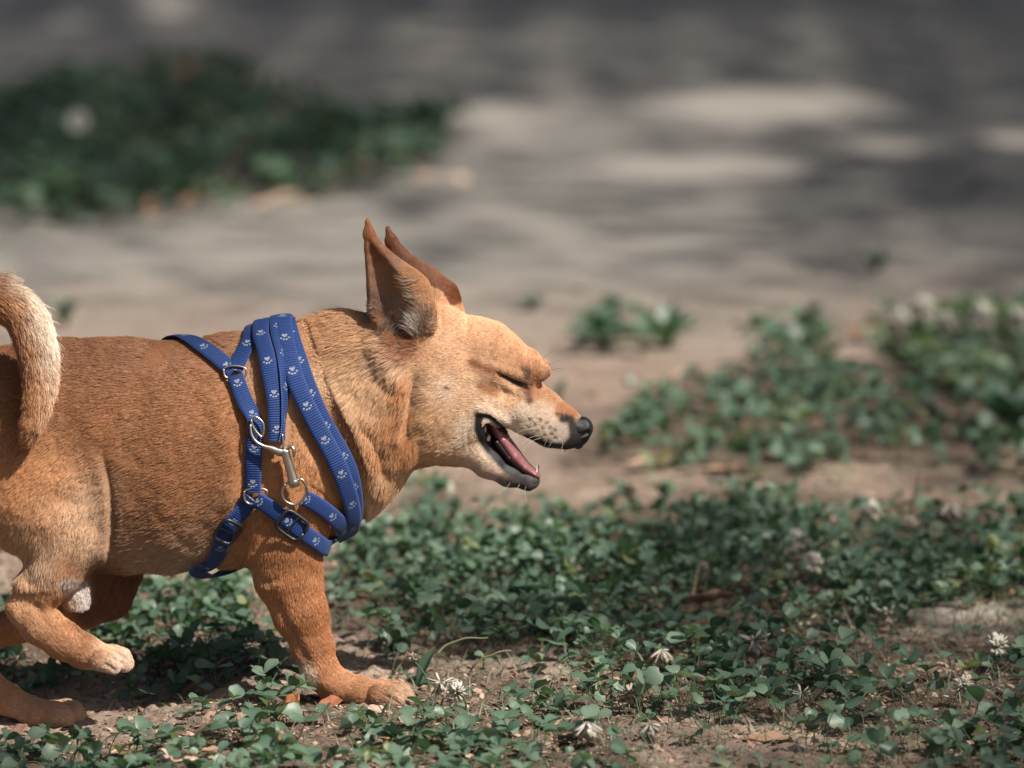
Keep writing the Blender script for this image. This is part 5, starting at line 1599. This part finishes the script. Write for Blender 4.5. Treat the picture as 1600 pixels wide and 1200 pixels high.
dryleaf(1350, 520, .015, .05, .03, (.50, .26, .13), .2, .2, .1, .3, 'orange brown leaf beside the leaf clump near the path')
dryleaf(997, 722, .012, .026, .016, (.56, .38, .27), .3, .2, .1, .3, 'pinkish tan leaf scrap behind the mat right of the jaw')
dryleaf(1130, 732, .010, .040, .018, (.48, .34, .20), .1, .1, .1, .3, 'olive tan leaf lying in front of the middle clover band')

def stick(name, pts, r, colr, label, cat):
    P_ = [G(*q) for q in pts]
    for q in P_: q[2] = max(q[2], hg(q[0], q[1]) + .001)
    b0 = P_[0].copy()
    sp_ = spline(P_, 20); sp_ += .0012 * np.stack([vnoise(sp_, 90, k) for k in (1, 2, 3)], 1)
    vs, f, t_ = tube(sp_, np.linspace(r, r * .5, 20), 7)
    o = npmesh(name, vs - b0, [f, t_], DRY, cols={'Col': np.tile(np.array(colr), (len(vs), 1))})
    o.location = b0
    return tag(o, label, cat)
stick('twig', [(1375, 802, .030), (1400, 792, .036), (1432, 780, .045)], .0030, (.07, .045, .035), 'dark broken twig leaning over the far edge of the clover', 'twig')
stick('twig', [(1560, 812, .008), (1585, 796, .02), (1605, 786, .03)], .0026, (.06, .045, .035), 'dark twig at the picture edge behind the mat', 'twig')
stick('dry_stalk', [(1418, 812, .02), (1428, 775, .06), (1436, 735, .10)], .0013, (.42, .36, .26), 'thin pale dry stalk rising above the dark twig', 'stalk')
stick('dry_stalk', [(1508, 800, .02), (1508, 760, .06), (1509, 715, .10)], .0010, (.36, .30, .22), 'thin pale dry stalk standing behind the large fading flower', 'stalk')
stick('grass_stalk', [(730, 1058, .004), (748, 1034, .022), (775, 1020, .032), (800, 1017, .034)], .0011, (.30, .32, .18), 'pale arching grass stalk over bare soil right of the front paw', 'stalk')
stick('grass_stalk', [(683, 1022, .03), (700, 1006, .04), (730, 998, .045), (762, 997, .045)], .0010, (.24, .30, .16), 'pale arching grass stalk reaching right from the broad plantain leaf', 'stalk')
stick('grass_stalk', [(742, 944, .02), (780, 968, .018), (800, 1002, .012)], .0009, (.22, .32, .16), 'green grass stalk bending down in the mat behind the plantain leaf', 'stalk')
stick('grass_stalk', [(1248, 978, .02), (1266, 966, .026), (1284, 952, .032)], .0017, (.36, .44, .28), 'thick pale green stalk lying diagonally in the thick mat', 'stalk')
stick('grass_stalk', [(1382, 926, .01), (1372, 890, .03), (1364, 856, .05)], .0013, (.22, .30, .16), 'upright green stalk in the mat under the round white flower', 'stalk')
stick('grass_stalk', [(905, 1090, .01), (925, 1072, .02), (955, 1062, .026), (985, 1066, .024)], .0009, (.30, .32, .2), 'thin arching stalk above the lower soil strip', 'stalk')
stick('grass_stalk', [(930, 1092, .006), (934, 1060, .02), (938, 1034, .036)], .0013, (.24, .34, .18), 'upright pale green stalk at the left rim of the thick mat', 'stalk')
stick('dry_stalk', [(1082, 935, .02), (1088, 905, .034), (1094, 876, .05)], .0009, (.40, .34, .24), 'thin beige stalk carrying the slender seed head', 'stalk')

def broad(name, u_, v_, z, leaves, label, cat='plant', colr=(.04, .10, .05)):
    """a rosette of broad leaves; leaves: (heading, rise, length, width)"""
    b0 = G(u_, v_, z); b0[2] = hg(b0[0], b0[1])
    e = tag(empty(name, b0), label, cat)
    for hd, rise, L_, w in leaves:
        vs, cc = [], []
        for i in range(10):
            s = i / 9; wv = math.sin(math.pi * min(s * .97 + .03, 1)) ** .75
            el = rise - s * .45
            r_ = L_ * s; c = np.array([math.cos(hd) * math.cos(rise) * r_, math.sin(hd) * math.cos(rise) * r_, math.sin(rise) * r_ - L_ * s * s * .18])
            sd = np.array([-math.sin(hd), math.cos(hd), 0])
            up_ = np.array([-math.sin(rise) * math.cos(hd), -math.sin(rise) * math.sin(hd), math.cos(rise)])
            for j in range(7):
                q = (j - 3) / 3
                vs.append(c + sd * q * w * .5 * wv + up_ * (abs(q) * w * .22 * wv + (.0006 if j % 2 else 0)))
                cc.append(np.array(colr) * ((1.35 if j == 3 else 1.0) if j % 2 else .85))
        f = np.array([(i * 7 + j, i * 7 + j + 1, (i + 1) * 7 + j + 1, (i + 1) * 7 + j) for i in range(9) for j in range(6)])
        npmesh('leaf', np.array(vs), f, CLOVER, e, cols={'Col': np.array(cc)})
    return e
broad('plantain', 654, 1078, .0, [(.55, 1.15, .050, .020), (1.2, .5, .026, .014), (-.3, .3, .022, .012)], 'broad ribbed plantain leaf standing up beside the toes of the front paw', colr=(.035, .085, .05))
broad('leafy_weed', 868, 640, .0, [(.6, 1.25, .055, .018), (2.4, 1.0, .035, .014), (-.4, .7, .03, .014)], 'blurred upright green leaf right behind the brow of the dog', colr=(.05, .14, .06))
broad('leafy_weed', 945, 545, .0, [(k * 1.05, .7 + .3 * (k % 2), .07, .03) for k in range(6)], 'left one of two small blurred green tufts on the path above the muzzle')
broad('leafy_weed', 1040, 545, .0, [(k * 1.05 + .4, .8 + .3 * (k % 2), .085, .035) for k in range(6)], 'right one of two small blurred green tufts on the path above the muzzle')
broad('leafy_weed', 830, 488, .0, [(k * 1.25, .8, .04, .02) for k in range(5)], 'tiny blurred weed on the path just above the forehead of the dog')
broad('leafy_weed', 1368, 425, .0, [(k * 1.25, .9, .06, .02) for k in range(5)], 'tiny dark weed alone on the grey path', colr=(.03, .05, .04))
broad('leafy_weed', 100, 510, .0, [(k * 1.25, 1.1, .06, .02) for k in range(5)], 'thin blurred green weed behind the tail of the dog')
broad('leafy_weed', 1240, 560, .0, [(k * 1.05, .8, .08, .03) for k in range(6)], 'blurred green weed with pale tips in front of the sunlit soil', colr=(.06, .12, .06))
broad('leafy_weed', 682, 232, .0, [(k * 1.05, 1.2, .15, .04) for k in range(5)], 'tall dark weed at the tip of the far green patch', colr=(.03, .07, .045))
broad('leafy_weed', 1585, 690, .0, [(k * 1.05, .9, .11, .032) for k in range(6)], 'large blurred weed at the picture edge beside the middle clover band', colr=(.03, .09, .055))
broad('leafy_weed', 640, 850, .0, [(.3, 1.2, .05, .022), (2.2, 1.3, .055, .022), (4, .9, .04, .02), (-.6, .6, .045, .022)], 'pale sunlit broad leaved weed at the left rim of the mat below the chest', colr=(.16, .24, .14))
broad('leafy_weed', 940, 850, .0, [(k * 1.25, .9, .045, .024) for k in range(5)], 'green broad leaved weed in the mat below the open jaw', colr=(.09, .17, .10))
